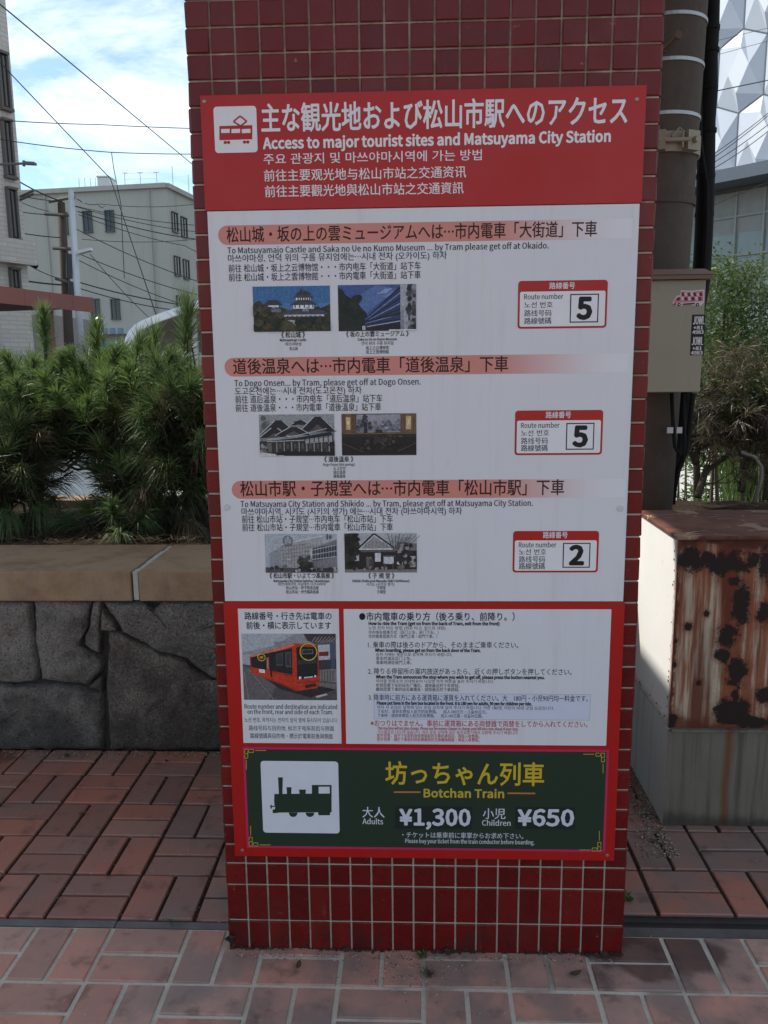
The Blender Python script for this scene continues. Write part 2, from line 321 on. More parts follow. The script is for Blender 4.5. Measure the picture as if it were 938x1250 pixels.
# unseen roof added for shade; its notch is cut to sun the rusty box
b = MB(); z0, z1 = 3.72, 3.95
def slab(x0, x1, y0, y1): b.box((x0, y0, z0), (x1, y1, z1))
slab(-5.0, 1.6, -2.0, 1.74); slab(-5.0, -1.96, 1.741, 2.72); slab(-1.40, 1.6, 1.741, 2.9)
tag(b.build('roof', M_shade_roof), kind='structure')

# ------------------------------------------------------------------ tiled pillar
YF = 0.014
PX0, PX1, PD = -0.4835, 0.4885, 0.60
pil = empty('tiled_pillar', (0, 0.3, 0), 'square pillar of small dark red ceramic tiles carrying the big access sign', 'pillar')
b = MB(); b.box((PX0 + .0035, YF + .0035, -0.02), (PX1 - .0035, YF + PD - .0035, 3.72)); b.build('mortar_core', M_grout, pil)
rows = [-0.01, 0.0766, 0.1735]
while rows[-1] < 3.72: rows.append(rows[-1] + (0.0575 if len(rows) == 3 else 0.05085))
def tile(mb, f, u0, u1, v0, v1):
    g = 0.0022; bv = 0.0018; o = U(-.0006, .0006)
    u0 += g; u1 -= g; v0 += g; v1 -= g
    a = [(u0,v0),(u1,v0),(u1,v1),(u0,v1)]; i = [(u0+bv,v0+bv),(u1-bv,v0+bv),(u1-bv,v1-bv),(u0+bv,v1-bv)]
    q0_, q1_ = random.gauss(0, .0005), random.gauss(0, .0005); tl = [-q0_ - q1_, q0_ - q1_, q0_ + q1_, -q0_ + q1_]
    vs = [f(u, v, -0.006) for u, v in a] + [f(u, v, o - bv*.7) for u, v in a] + [f(u, v, o + tl[k]) for k, (u, v) in enumerate(i)]
    mb.add(vs, [(8,9,10,11)] + [(k,(k+1)%4,4+(k+1)%4,4+k) for k in range(4)] + [(4+k,4+(k+1)%4,8+(k+1)%4,8+k) for k in range(4)])
b = MB()
nc = 19; pw = (PX1 - PX0) / nc
for r in range(len(rows) - 1):
    for c_ in range(nc):
        tile(b, lambda u, v, h: (u, YF - h, v), PX0 + c_ * pw, PX0 + (c_ + 1) * pw, rows[r], rows[r+1])
    ns = 12; ps = PD / ns
    for c_ in range(ns):
        y0 = YF + c_ * ps
        tile(b, lambda u, v, h: (PX0 - h, u, v), y0, y0 + ps, rows[r], rows[r+1])
        tile(b, lambda u, v, h: (PX1 + h, u, v), y0, y0 + ps, rows[r], rows[r+1])
b.build('tile_facing', M_tile, pil, recalc=True)
b = MB()                                                  # crumbling mortar foot and a broken corner
for i in range(420):
    x = U(PX0, PX1); r_ = abs(random.gauss(0, .0022)) + .001; pebble(b, x, YF - abs(random.gauss(0, .004)), r_*.4 + (0.0 if R() < .8 else U(0, .006)), r_*(1 + 1.2*mnoise.noise(Vector((x*8, 0, 0)))))
for i in range(10): pebble(b, PX0 + U(-.004, .012), YF - U(0, .01), U(0, .045), U(.004, .009))
b.build('mortar_footing', M_jdark, pil)

# ------------------------------------------------------------------ the sign: plane y = 0, u right, v up, metres
SX0, SZ0, SW, SH = -0.455, 0.2600, 0.91, 1.719
H = np.array([[2.97612197e-01, -5.11077414e-02, 1.90002284e-01], [-8.50973766e-03, -6.27714990e-01, 6.91820163e-01], [-1.18762235e-05, -9.97027805e-05, 6.62028865e-04]])
HI = np.linalg.inv(H)
def uv(px, py):
    q = HI @ np.array([px, py, 1.0]); return q[0] / q[2], q[1] / q[2]
def xz(px, py):
    u, v = uv(px, py); return SX0 + u * SW, SZ0 + v * SH
def u_on(v, px):
    return (px * (H[2,1]*v + H[2,2]) - H[0,1]*v - H[0,2]) / (H[0,0] - px * H[2,0])
sign = empty('information_sign', (0, 0, SZ0), 'large red and white multilingual tram access sign board screwed to the pillar', 'sign board')
RED, WHITE, BLACK, GREEN, GOLD, MAROON, CRIM = (176, 20, 17), (228, 226, 230), (26, 24, 28), (38, 54, 40), (206, 174, 44), (58, 20, 20), (176, 30, 62)
m = NM('red_enamel', 0.3, 0.4); l = lin(RED); c = m.mix(m.noise(2.2, 5, .6), tuple(v*.86 for v in l), tuple(v*1.06 for v in l))
c = m.mix(m.math('MULTIPLY', m.step(m.noise(5, 6, .7, m.map((6, 6, .5))), .52, .75), .22), c, lin((150, 60, 54)))   # dusty streaks
c = m.mix(m.math('MULTIPLY', m.step(m.noise(120, 3, .7), .70, .76), .5), c, lin((120, 84, 78)))
m.col(c).rough(m.ramp(m.noise(7, 5, .65), [(0.3, .24), (0.75, .46)])).bump(m.noise(1.6, 2), .12, .02); M_red = m.mat
m = NM('white_panel', 0.34, 0.35); c = m.mix(m.noise(2.5, 4), lin((210, 209, 214)), lin((220, 219, 224))); c = m.mix(m.math('MULTIPLY', m.step(m.noise(90, 3, 0.7), 0.72, 0.78), 0.4), c, lin((120, 116, 112))); c = m.mix(m.math('MULTIPLY', m.step(m.noise(4, 6, .7, m.map((7, 7, .45))), .50, .75), .30), c, lin((184, 178, 172))); m.col(c).rough(m.ramp(m.noise(6, 5, .65), [(0.3, .26), (0.75, .46)])).bump(m.noise(1.6, 2), .12, .02); M_white = m.mat
def rrect(x0, z0, x1, z1, r, n=5):
    if r <= 0: return [(x0,z0),(x1,z0),(x1,z1),(x0,z1)]
    p = []
    for cx, cz, a0 in ((x1-r, z0+r, -90), (x1-r, z1-r, 0), (x0+r, z1-r, 90), (x0+r, z0+r, 180)):
        for k in range(n+1):
            a = math.radians(a0 + 90*k/n); p.append((cx + r*math.cos(a), cz + r*math.sin(a)))
    return p
def sheet(mb, pts, y, m=0):                               # flat print on the board, y metres in front of its face
    mb.poly([(x, -y, z) for x, z in pts], m)
def pr(x0, y0, x1, y1):                                   # photo pixel box (top-left, bottom-right) -> sign-plane box
    a = xz(x0, y0); c = xz(x1, y1); return a[0], c[1], c[0], a[1]
def board(name, x0, z0, x1, z1, mat, y0, y1, parent=None):
    b = MB(); b.box((x0, -y1, z0), (x1, -y0, z1), bev=0.0008); return b.build(name, mat, parent or sign)
zt = SZ0 + SH; zw = xz(500, 251)[1]; zr = xz(500, 733.5)[1]
board('header_panel', SX0, zw, SX0 + SW, zt, M_red, -0.007, 0.0)
board('route_panel', SX0 + .004, zr, SX0 + SW - .004, zw - .0012, M_white, -0.007, -0.0005)
board('fare_panel', SX0, SZ0, SX0 + SW, zr - .0012, M_red, -0.007, 0.0)
EY = 0.0003
# --- fonts
def ldfont(fn):
    try: return bpy.data.fonts.load(os.path.join(bpy.utils.system_resource('DATAFILES'), 'fonts', fn))
    except Exception: return None
F_LAT = ldfont('Noto Sans CJK Regular.woff2')
def is_cjk(s): return any(ord(c) > 0x1100 and ord(c) != 0x2026 for c in s)
def glyphs(s, bold, latin=True):
    cu = bpy.data.curves.new('text', 'FONT'); cu.body = s; cu.size = 1.0; cu.resolution_u = 2; cu.fill_mode = 'BOTH'
    if F_LAT and not is_cjk(s): cu.font = F_LAT
    o = bpy.data.objects.new('text', cu); COL.objects.link(o)
    dg = bpy.context.evaluated_depsgraph_get(); dg.update()
    me = bpy.data.meshes.new_from_object(o.evaluated_get(dg))
    n = len(me.vertices); co = np.empty(n * 3); me.vertices.foreach_get('co', co); co = co.reshape(-1, 3)
    faces = [tuple(p.vertices) for p in me.polygons]
    bpy.data.objects.remove(o); bpy.data.curves.remove(cu); bpy.data.meshes.remove(me)
    return co, faces
_c, _f = glyphs('国', 0); CJK_H = _c[:,1].max() - _c[:,1].min(); CJK_B = _c[:,1].min()
_c, _f = glyphs('H', 0); CAP_H = _c[:,1].max()
def text(s, x0, yb, x1, h, color, bold=0.0, parent=None, lift=EY, name='lettering'):
    """one line: left pixel, bottom pixel of the ink (baseline for latin), right pixel, ink height in pixels"""
    co, faces = glyphs(s, bold)
    u0, v0 = uv(x0, yb); v1 = uv(x0, yb - h)[1]; u1 = u_on(v0, x1)
    if is_cjk(s): ys = (v1 - v0) * SH / CJK_H; yo = CJK_B
    else: ys = (v1 - v0) * SH / CAP_H; yo = 0.0
    a, c = co[:,0].min(), co[:,0].max(); xs = (u1 - u0) * SW / (c - a)
    b = MB(); bo = bold * 0.5 + 0.003
    offs = [(0, 0)] + [(math.cos(k * math.pi / 4 + .3927), math.sin(k * math.pi / 4 + .3927)) for k in range(8 if bold > .012 else 0)] if bold > .012 else [(-1, 0), (1, 0), (0, .8)]
    for k, (ox, oz) in enumerate(offs):                  # heavier weight: shifted layers of the same ink
        b.add([(SX0 + u0*SW + (x - a) * xs + ox*bo*ys, -lift - k*6e-6, SZ0 + v0*SH + (y - yo) * ys + oz*bo*ys) for x, y, _ in co], faces)
    me = bpy.data.meshes.new(name); me.from_pydata(b.v, [], b.f); me.update()
    return link(name, me, flat(color), parent or sign) if parent is None or parent is sign else _sub(name, me, flat(color), parent)
def _sub(name, me, mat, part):                            # child of a part whose own origin sits at the world origin
    o = bpy.data.objects.new(name, me); COL.objects.link(o); me.materials.append(mat); o.parent = part; return o
def subbuild(mb, name, mats, part):
    o = mb.build(name, mats); o.parent = part; return o
CJKB = 0.012
# header
text('主な観光地および松山市駅へのアクセス', 322.8, 159.4, 768.2, 33, WHITE, 0.028)
text('Access to major tourist sites and Matsuyama City Station', 324.5, 179.6, 748, 13.2, WHITE, 0.022)
text('주요 관광지 및 마쓰야마시역에 가는 방법', 324.8, 199.0, 591, 12.8, WHITE, 0.01)
text('前往主要观光地与松山市站之交通资讯', 325.4, 219.6, 571.8, 13.6, WHITE, 0.01)
text('前往主要觀光地與松山市站之交通資訊', 326.4, 239.0, 568.7, 13.6, WHITE, 0.01)
def icon(name, polys, mats):
    b = MB()
    for k, (pts, mi, lv) in enumerate(polys): sheet(b, pts, EY * lv + k*8e-6, mi)
    return b.build(name, mats, sign, recalc=False)
def pxs(l): return [xz(x, y) for x, y in l]
def c1(l): return pxs([(230 + x/3.234, 90 + y/3.234) for x, y in l])
def disc(mb_pts, cx, cy, r, n=16): return [(cx + r*math.cos(2*math.pi*k/n), cy + r*math.sin(2*math.pi*k/n)) for k in range(n)]
bx = pr(263.4, 128.2, 317.6, 183.8)
tp = [(rrect(*bx, 0.007), 0, 1)]
def bar(l, p, q, w): 
    (x0,y0),(x1,y1) = p, q; d = Vector((x1-x0, y1-y0)); nn = Vector((-d.y, d.x)).normalized()*w/2
    return [(x0+nn.x,y0+nn.y),(x1+nn.x,y1+nn.y),(x1-nn.x,y1-nn.y),(x0-nn.x,y0-nn.y)]
tp += [(c1([(132,200),(262,196),(262,252),(132,256)]), 1, 2)]
for a in (139, 180, 221): tp += [(c1([(a,212),(a+34,211),(a+34,227),(a,228)]), 0, 3)]
for p, q in (((188,182),(214,160)),((214,160),(240,181)),((240,181),(216,200)),((216,200),(188,182))): tp += [(c1(bar(0,p,q,6)), 1, 3)]
for a in (155, 168, 231, 244): tp += [(c1(disc(0, a, 265 - (a-150)*.02, 6.5)), 1, 2)]
icon('tram_icon', tp, [flat(WHITE), M_red])
# three destination sections
m = NM('salmon_bar', 0.35, 0.3); x_ = m.xyz()[0]; f_ = m.step(x_, 0.12, 0.43); m.col(m.mix(f_, lin((206, 134, 122)), lin((222, 220, 226)))); M_bar = m.mat   # printed fade to white
def section(xl, yt, yb, xr, title, tx0, tyb, tx1, lines):
    x0, z1 = xz(xl, (yt*2 + yb)/3); z1 = xz(xl, yt)[1]; z0 = xz(xl, yb)[1]; x1 = xz(xr, yt)[0]; r = (z1 - z0) / 2
    p = []
    for k in range(13):
        a = math.radians(90 + 180*k/12); p.append((x0 + r + r*math.cos(a), (z0+z1)/2 + r*math.sin(a)))
    p += [(x1, z0), (x1, z1)]
    b = MB(); sheet(b, p, 0.0); b.build('heading_bar', M_bar, sign, recalc=False)
    text(title, tx0, tyb, tx1, 18, MAROON, 0.014)
    for (s, a, y, c, h) in lines: text(s, a, y, c, h, BLACK, 0.0)
section(268.7, 273.7, 297.6, 775, '松山城・坂の上の雲ミュージアムへは⋯市内電車「大街道」下車', 279.6, 294.4, 731, [
    ('To Matsuyamajo Castle and Saka no Ue no Kumo Museum ... by Tram please get off at Okaido.', 280.2, 307.8, 672.3, 7.4),
    ('마쓰야마성, 언덕 위의 구름 뮤지엄에는⋯시내 전차 (오카이도) 하차', 281, 318.6, 548, 9.2),
    ('前往 松山城・坂上之云博物馆・・・市内电车「大街道」站下车', 281.7, 331, 516, 9.4),
    ('前往 松山城・坂上之雲博物館・・・市内電車「大街道」站下車', 282, 342, 516, 9.4)])
section(276, 435.5, 458.4, 770, '道後温泉へは⋯市内電車「道後温泉」下車', 287, 455.6, 622.3, [
    ('To Dogo Onsen... by Tram, please get off at Dogo Onsen.', 288.3, 470.3, 515.5, 7.4),
    ('도고온천에는⋯시내 전차(도고온천) 하차', 289, 480.9, 443.5, 9),
    ('前往 道后温泉・・・市内电车「道后温泉」站下车', 289.4, 491.2, 468.7, 9.2),
    ('前往 道後溫泉・・・市内電車「道後溫泉」站下車', 289.8, 501.6, 467, 9.2)])
section(284.4, 586, 608, 766, '松山市駅・子規堂へは⋯市内電車「松山市駅」下車', 295.5, 605, 690, [
    ('To Matsuyama City Station and Shikido ... by Tram, please get off at Matsuyama City Station.', 295.5, 618, 652, 7.2),
    ('마쓰야마시역, 시키도 (시키의 생가) 에는⋯시내 전차 (마쓰야마시역) 하차', 296.6, 628.2, 565.5, 8.8),
    ('前往 松山市站・子规堂⋯市内电车「松山市站」下车', 297, 637.6, 481, 9),
    ('前往 松山市站・子規堂⋯市内電車「松山市站」下車', 297.4, 647.6, 481, 9)])
for s, a, y, c, h, bo in [
    ('《 松山城 》', 345.9, 411, 374.4, 7, .02), ('Matsuyamajo Castle', 344, 415.4, 376, 3.4, .01), ('마쓰야마성', 350.7, 421, 370, 4.4, 0), ('松山城', 355.6, 426.4, 365.7, 4.4, 0),
    ('《 坂の上の雲ミュージアム 》', 425, 410, 501, 6.6, .02), ('Saka no Ue no Kumo Museum', 439, 414.5, 486.6, 3.2, .01), ('언덕 위의 구름 뮤지엄', 443.4, 420, 482.3, 4.4, 0), ('坂上之云博物馆', 449, 425.6, 476.8, 4.4, 0), ('坂上之雲博物館', 449, 430.6, 476.8, 4.4, 0),
    ('《 道後温泉 》', 397.8, 563, 433, 6.6, .02), ('Dogo Onsen (Hot springs)', 396.4, 567.6, 435, 3.2, 0), ('도고온천', 408.8, 572.8, 423.5, 4.2, 0), ('道后温泉', 408.8, 577.6, 423.5, 4.2, 0), ('道後溫泉', 408.8, 582.4, 423.5, 4.2, .01),
    ('《 松山市駅・いよてつ髙島屋 》', 330.7, 705.4, 408.8, 6.4, .02), ('Matsuyama City Station Iyotetsu Takashimaya', 335.4, 709.9, 403.3, 3, .01), ('마쓰야마시역, 이요테쓰 다카시마야', 341, 714.4, 398.6, 4, 0), ('松山市站・伊予铁高岛屋', 350.6, 719, 390.3, 4.2, 0), ('松山市站・伊予鐵高島屋', 350.6, 724, 390.3, 4.2, 0),
    ('《 子 規 堂 》', 451.2, 705.4, 482.6, 6.4, .02), ("Shikido (Haiku poet Masaoka Shiki's birthhouse)", 431.3, 709.9, 501, 3, .01), ('시키도 (시키의 생가)', 448.5, 714.6, 482.6, 4, 0), ('子规堂', 461.5, 719, 472, 4.2, 0), ('子規堂', 461.5, 724, 472, 4.2, 0)]:
    text(s, a, y, c, h, BLACK, bo)
# route number badges: part > lettering sub-parts
def badge(px0, py0, px1, py1, digit):
    x0, z0, x1, z1 = pr(px0, py0, px1, py1); w = x1 - x0; h = z1 - z0
    b = MB(); sheet(b, rrect(x0, z0, x1, z1, 0.007), 0.0001, 0)
    sheet(b, rrect(x0 + .0042, z0 + .0042, x1 - .0042, z1 - h * .225, 0.004), EY, 1)
    k0 = (x0 + w*.585, z0 + h*.115); k1 = (x0 + w*.905, z0 + h*.715); t = .0024
    sheet(b, [(k0[0],k0[1]),(k1[0],k0[1]),(k1[0],k1[1]),(k0[0],k1[1])], EY*1.6, 2)
    sheet(b, [(k0[0]+t,k0[1]+t),(k1[0]-t,k0[1]+t),(k1[0]-t,k1[1]-t),(k0[0]+t,k1[1]-t)], EY*2.2, 1)
    bd = b.build('route_badge', [M_red, flat(WHITE), flat(BLACK)], None, recalc=False); bd.parent = sign; bd.location = -Vector(sign.location)
    W_, H_ = px1 - px0, py1 - py0
    X = lambda f: px0 + f * W_
    Y = lambda f: py0 + f * H_
    for s, a, y, c, hh, col, bo in [('路線番号', .352, .172, .643, 7.6, WHITE, .015), ('Route number', .066, .394, .51, 6.2, BLACK, 0), ('노선 번호', .066, .58, .39, 7.4, BLACK, 0),
        ('路线号码', .066, .76, .375, 7.6, BLACK, 0), ('路線號碼', .066, .925, .372, 7.6, BLACK, .008)]:
        text(s, X(a), Y(y), X(c), hh, col, bo, parent=bd, lift=EY*2)
    text(digit, X(.672), Y(.80), X(.822), H_*.435, BLACK, 0.032, parent=bd, lift=EY*3)
badge(635.2, 341.4, 742.5, 398.6, '5'); badge(631, 500, 736.5, 553.9, '5'); badge(628, 647.4, 731, 698, '2')

# --- printed photographs: flat layered pictures on the board (unit coordinates, v up)
_ph = {}
def photo(c):
    if c not in _ph:
        m = NM('photo_ink_%d_%d_%d' % c, 0.4, 0.3); l = lin(c)
        a = m.noise(210, 8, 0.75); g = m.noise(70, 5, 0.6)
        k = m.mix(m.step(a, 0.36, 0.66), tuple(v * 0.74 for v in l), tuple(min(1, v * 1.22 + 0.006) for v in l))
        m.col(m.mix(m.math('MULTIPLY', m.step(g, 0.45, 0.7), 0.45), k, tuple(v * 0.6 for v in l))); _ph[c] = m.mat
    return _ph[c]
def picture(box, layers, parent=None):
    x0, z0, x1, z1 = pr(*box); b = MB(); mats = []; idx = {}
    for k, (c, pts) in enumerate(layers):
        if c not in idx: idx[c] = len(mats); mats.append(photo(c))
        sheet(b, [(x0 + u*(x1-x0), z0 + v*(z1-z0)) for u, v in pts], 0.0002 + 0.00003*k, idx[c])
    return b.build('picture', mats, sign, recalc=False)
FULL = [(0,0),(1,0),(1,1),(0,1)]
def rc(u0, v0, u1, v1): return [(u0,v0),(u1,v0),(u1,v1),(u0,v1)]
def clip01(p): return [(min(1, max(0, u)), min(1, max(0, v))) for u, v in p]
def blobs(rng, n, u0, u1, v0, v1, r, cols):
    o = []
    for _ in range(n):
        cx, cy = rng.uniform(u0, u1), rng.uniform(v0, v1); k = rng.randint(5, 8); a0 = rng.random()*6
        o.append((rng.choice(cols), clip01([(cx + r*rng.uniform(.5,1.2)*math.cos(a0+2*math.pi*i/k)*.6, cy + r*rng.uniform(.5,1.2)*math.sin(a0+2*math.pi*i/k)) for i in range(k)])))
    return o
rg = random.Random(3)
def roof(cx, v, w, h, c=(60,64,74)): return (c, [(cx-w/2, v-.02), (cx-w*.40, v+.02), (cx-w*.22, v+h), (cx+w*.22, v+h), (cx+w*.40, v+.02), (cx+w/2, v-.02)])
def lines(c, n, a, b_, w, du=0, dv=0):
    return [(c, bar(0, (a[0]+(b_[0]-a[0])*i/(n-1), a[1]+(b_[1]-a[1])*i/(n-1)), (a[0]+(b_[0]-a[0])*i/(n-1)+du, a[1]+(b_[1]-a[1])*i/(n-1)+dv), w)) for i in range(n)]
trees = [(46,50,38),(58,60,42),(34,38,32),(76,74,50),(84,66,44)]
castle = [((66,112,164), FULL), ((82,128,178), rc(0,.3,1,.62)), ((58,62,50), [(0,0),(0,.62),(.08,.7),(.15,.58),(.22,.6),(.3,.45),(.6,.5),(.8,.45),(.93,.55),(1,.6),(1,0)])]
castle += blobs(rg, 60, 0, 1, .05, .48, .1, trees)
castle += [((232,232,236), rc(.18,.5,.33,.6)), ((70,72,80), [(.14,.5),(.37,.5),(.3,.55),(.2,.55)]), roof(.26,.6,.26,.1), ((170,170,176), rc(.25,.52,.29,.56)), ((120,120,128), rc(.19,.43,.36,.5))]
castle += [((236,236,240), rc(.56,.66,.75,.76)), roof(.655,.76,.27,.09,(70,74,84)), ((236,236,240), rc(.52,.5,.79,.6)), roof(.655,.6,.36,.09,(66,70,80)), ((74,76,84), [(.36,.38),(.45,.47),(.9,.47),(.97,.4),(.97,.37)]), ((196,196,204), rc(.4,.3,.92,.37)), ((60,62,70), [(.36,.3),(.96,.3),(.92,.33),(.4,.33)]),
    roof(.655,.82,.2,.07,(58,60,70)), ((60,60,68), rc(.62,.88,.635,.94)), ((140,140,148), rc(.64,.44,.72,.53)), ((226,226,230), [(.57,.5),(.64,.57),(.71,.5)])]
castle += [((50,50,58), rc(u,.67,u+.015,.74)) for u in (.58,.61,.64,.67,.70,.73)] + [((60,60,66), rc(u,.52,u+.014,.58)) for u in (.54,.6,.66,.72,.77)] + [((60,60,66), rc(u,.31,u+.014,.35)) for u in (.44,.5,.56,.62,.68,.74,.8,.86)]
castle += [((176,172,168), [(.43,.08),(.56,.1),(.54,.25),(.45,.25)])] + blobs(rg, 45, 0, 1, .0, .25, .09, trees) + blobs(rg, 12, 0, .2, .35, .55, .08, trees)
picture((310.6, 348.3, 406, 402.6), castle)
museum = [((70,92,150), FULL), ((92,116,170), [(.3,.3),(.75,.9),(.5,1),(.2,.7)]), ((150,166,200), [(.5,.8),(.6,.9),(.7,.92),(.62,.82)]), ((120,140,186), [(.56,.72),(.7,.86),(.74,.86),(.62,.72)]), ((36,40,38), [(0,0),(0,.95),(.06,.9),(.1,.78),(.2,.68),(.26,.6),(.3,.5),(.36,.4),(.4,.2),(.4,0)]), ((52,66,104), [(.34,.27),(.8,.98),(.8,0),(.34,0)])]
museum += blobs(rg, 25, .0, .3, .1, .75, .09, [(30,34,32),(44,48,42),(36,40,38)])
for i in range(7): museum.append(((132,148,188) if i % 2 else (30,38,62), [(.35,.27-.02*i),(.8,.95-.115*i),(.8,.92-.115*i),(.35,.26-.02*i)]))
museum += [((40,42,50), [(.34,.22),(.8,.4),(.8,.34),(.34,.2)]), ((186,190,200), [(.37,.1),(.8,.22),(.8,.2),(.37,.085)]), ((32,34,42), [(.34,0),(.8,0),(.8,.2),(.37,.08)]), ((168,170,180), [(.8,0),(.8,.99),(.92,1),(.9,0)]), ((140,142,152), [(.8,0),(.8,.4),(.84,.45),(.85,0)]), ((96,100,112), rc(.9,0,1,1)), ((58,58,64), [(.9,.3),(1,.5),(1,.0),(.9,0)])] + blobs(rg, 26, .9, 1, 0, 1, .07, [(44,44,48),(80,80,84),(140,140,150),(60,56,60)]) + [((220,220,224), rc(.31,.02,.345,.11)), ((30,30,36), rc(.322,.03,.332,.1)), ((232,232,236), rc(.65,0,1,.025))]
picture((414.8, 346.5, 510.2, 401.8), museum)
dk = (40,38,44); lt = (178,180,186)
onsen = [((150,154,156), FULL), ((126,132,136), rc(0,.5,1,.72)), ((96,96,100), rc(0,0,1,.3))] + blobs(rg, 14, 0, .12, .3, .95, .1, [(120,124,128),(90,96,94),(140,146,148)])
for ap, hw, vb, hh in ((.26,.24,.52,.34),(.55,.14,.74,.12),(.78,.24,.58,.36),(.2,.2,.44,.24),(.46,.24,.5,.2)): onsen += [(dk, [(ap-hw, vb), (ap-hw*.2, vb+hh), (ap+hw*.2, vb+hh), (ap+hw, vb)]), (lt, bar(0, (ap-hw*1.05, vb), (ap-hw*.2, vb+hh), .018)), (lt, bar(0, (ap+hw*.2, vb+hh), (ap+hw*1.02, vb), .014)), ((92,84,84), [(ap-hw*.5, vb), (ap, vb+hh*.5), (ap+hw*.5, vb)])]
onsen += [(dk, [(.45,.92-.1),(.52,.95-.1),(.6,.82-.1)]), (dk, [(0,.34),(.5,.44),(.95,.58),(.98,.5),(.5,.38),(0,.28)]), (lt, bar(0,(.1,.40),(.52,.50),.02)), (lt, bar(0,(.52,.5),(.9,.66),.02)), ((54,50,54), rc(0,.04,1,.36)), ((110,104,104), [(.02,.08),(.16,.1),(.16,.32),(.02,.3)]), ((160,160,162), [(.6,.36),(.97,.46),(.97,.34),(.6,.3)]), ((180,180,184), bar(0,(.1,.35),(.55,.38),.02))]
onsen += [((36,34,38), rc(.6+.062*i,.29+.008*i,.612+.062*i,.45+.008*i)) for i in range(7)] + [((150,148,148), rc(.22+.1*i,.1,.235+.1*i,.34)) for i in range(8)] + [((90,86,84), rc(.26+.1*i,.18,.29+.1*i,.3)) for i in range(7)] + [((206,208,212), [(0,0),(.35,0),(.2,.05),(0,.1)]), ((30,28,32), [(.2,.02),(1,.0),(1,.1),(.3,.12)])] + blobs(rg, 10, .0, .1, .1, .3, .05, [(150,150,150),(60,60,60)]) + blobs(rg, 6, .85, .98, .1, .3, .05, [(30,28,30),(70,66,66)])
picture((317.8, 505, 410.6, 555.2), onsen)
hall = [((72,58,54), FULL), ((112,86,66), rc(0,.5,.2,1)), ((120,92,68), rc(.8,.5,1,1)), ((206,176,128), rc(.06,.62,.12,.92)), ((206,176,128), rc(.86,.62,.93,.94)), ((232,210,160), rc(.075,.74,.105,.84)), ((232,210,160), rc(.88,.74,.91,.86)), ((158,156,166), rc(.2,.55,.79,.98)), ((128,130,142), rc(.22,.57,.77,.74)), ((34,28,30), rc(0,.02,1,.5)), ((52,44,44), rc(0,.44,1,.54))]
hall += blobs(rg, 22, .22, .42, .6, .96, .06, [(66,66,72),(90,92,100),(110,112,120)]) + blobs(rg, 34, .42, .78, .58, .84, .05, [(120,124,134),(176,176,184),(140,144,154),(96,98,106)]) + [((50,46,50), rc(.3,.5,.34,.8)), ((60,50,50), [(.42,.3),(.46,.62),(.54,.62),(.58,.3)])] + blobs(rg, 30, .25, .8, .15, .5, .05, [(60,50,48),(84,72,68),(40,34,36),(74,62,58)]) + [((98,84,80), bar(0,(0,.3),(.3,.08),.012)), ((98,84,80), bar(0,(1,.3),(.75,.1),.012)), ((140,110,80), rc(0,.52,1,.535))] + [((92,76,64), rc(u,.5,u+.008,1)) for u in (.19,.79,.03,.15,.83,.96)]
picture((418.6, 504, 510.2, 554.5), hall)
dept = [((176,182,192), FULL), ((150,152,158), [(.06,.1),(.06,.5),(.22,.66),(.22,.1)]), ((168,166,168), [(.22,.08),(.22,.74),(.8,.94),(.82,.08)]), ((128,128,134), [(.64,.08),(.66,.62),(1,.86),(1,.08)]), ((206,206,210), [(.22,.74),(.8,.97),(.8,.93),(.22,.71)])]
dept += lines((112,110,114), 15, (.25,.14), (.79,.14), .006, 0, .58) + [((128,126,130), bar(0,(.22,.3+.09*i),(.64,.36+.1*i),.012)) for i in range(5)] + lines((60,62,70), 9, (.68,.3), (.98,.4), .02, 0, .34) + [((186,188,194), bar(0,(.65,.34+.12*i),(1,.42+.15*i),.02)) for i in range(3)] + [((224,224,226), bar(0,(.64,.36),(.64,.62),.012))]
dept += [((110,112,118), bar(0, (.32+.06*math.cos(a*.4), .82+.13*math.sin(a*.4)), (.32+.06*math.cos(a*.4+.4), .82+.13*math.sin(a*.4+.4)), .018)) for a in range(16)] + [((120,122,128), bar(0,(.32,.7),(.32+.05*math.cos(k),.82+.12*math.sin(k)),.006)) for k in range(6)]
dept += [((62,60,66), rc(0,0,1,.12)), ((88,84,88), [(0,.0),(.3,.0),(.6,.1),(0,.14)])] + blobs(rg, 30, .48, .64, .06, .4, .07, [(40,42,42),(58,60,56),(76,76,74)]) + blobs(rg, 18, .02, 1, .04, .16, .05, [(54,52,58),(110,108,112),(40,40,44),(160,158,160)]) + [((226,226,228), rc(.3,.33,.36,.35)), ((90,92,98), rc(.86,.86,.88,1)), ((90,92,98), rc(.9,.88,.93,.97))]
picture((324.4, 651, 413.3, 698), dept)
house = [((176,178,184), FULL), ((42,44,42), [(0,0),(0,.98),(.1,1),(.18,.88),(.22,.6),(.2,0)]), ((196,196,202), [(.16,.56),(.4,.98),(.44,.98),(.72,.58)]), ((150,148,150), [(.22,.6),(.41,.92),(.66,.62)]), ((44,40,44), bar(0,(.16,.56),(.41,.99),.03)), ((44,40,44), bar(0,(.41,.99),(.74,.56),.03)), ((96,90,92), rc(.2,.5,.72,.6)), ((216,216,220), rc(.2,.58,.7,.61)), ((44,38,42), rc(.2,.06,.74,.52)), ((124,118,120), [(.66,.6),(.74,.78),(1,.74),(1,.56),(.7,.54)]), ((54,48,50), rc(.7,.06,1,.56)), ((130,124,120), rc(0,0,1,.08))]
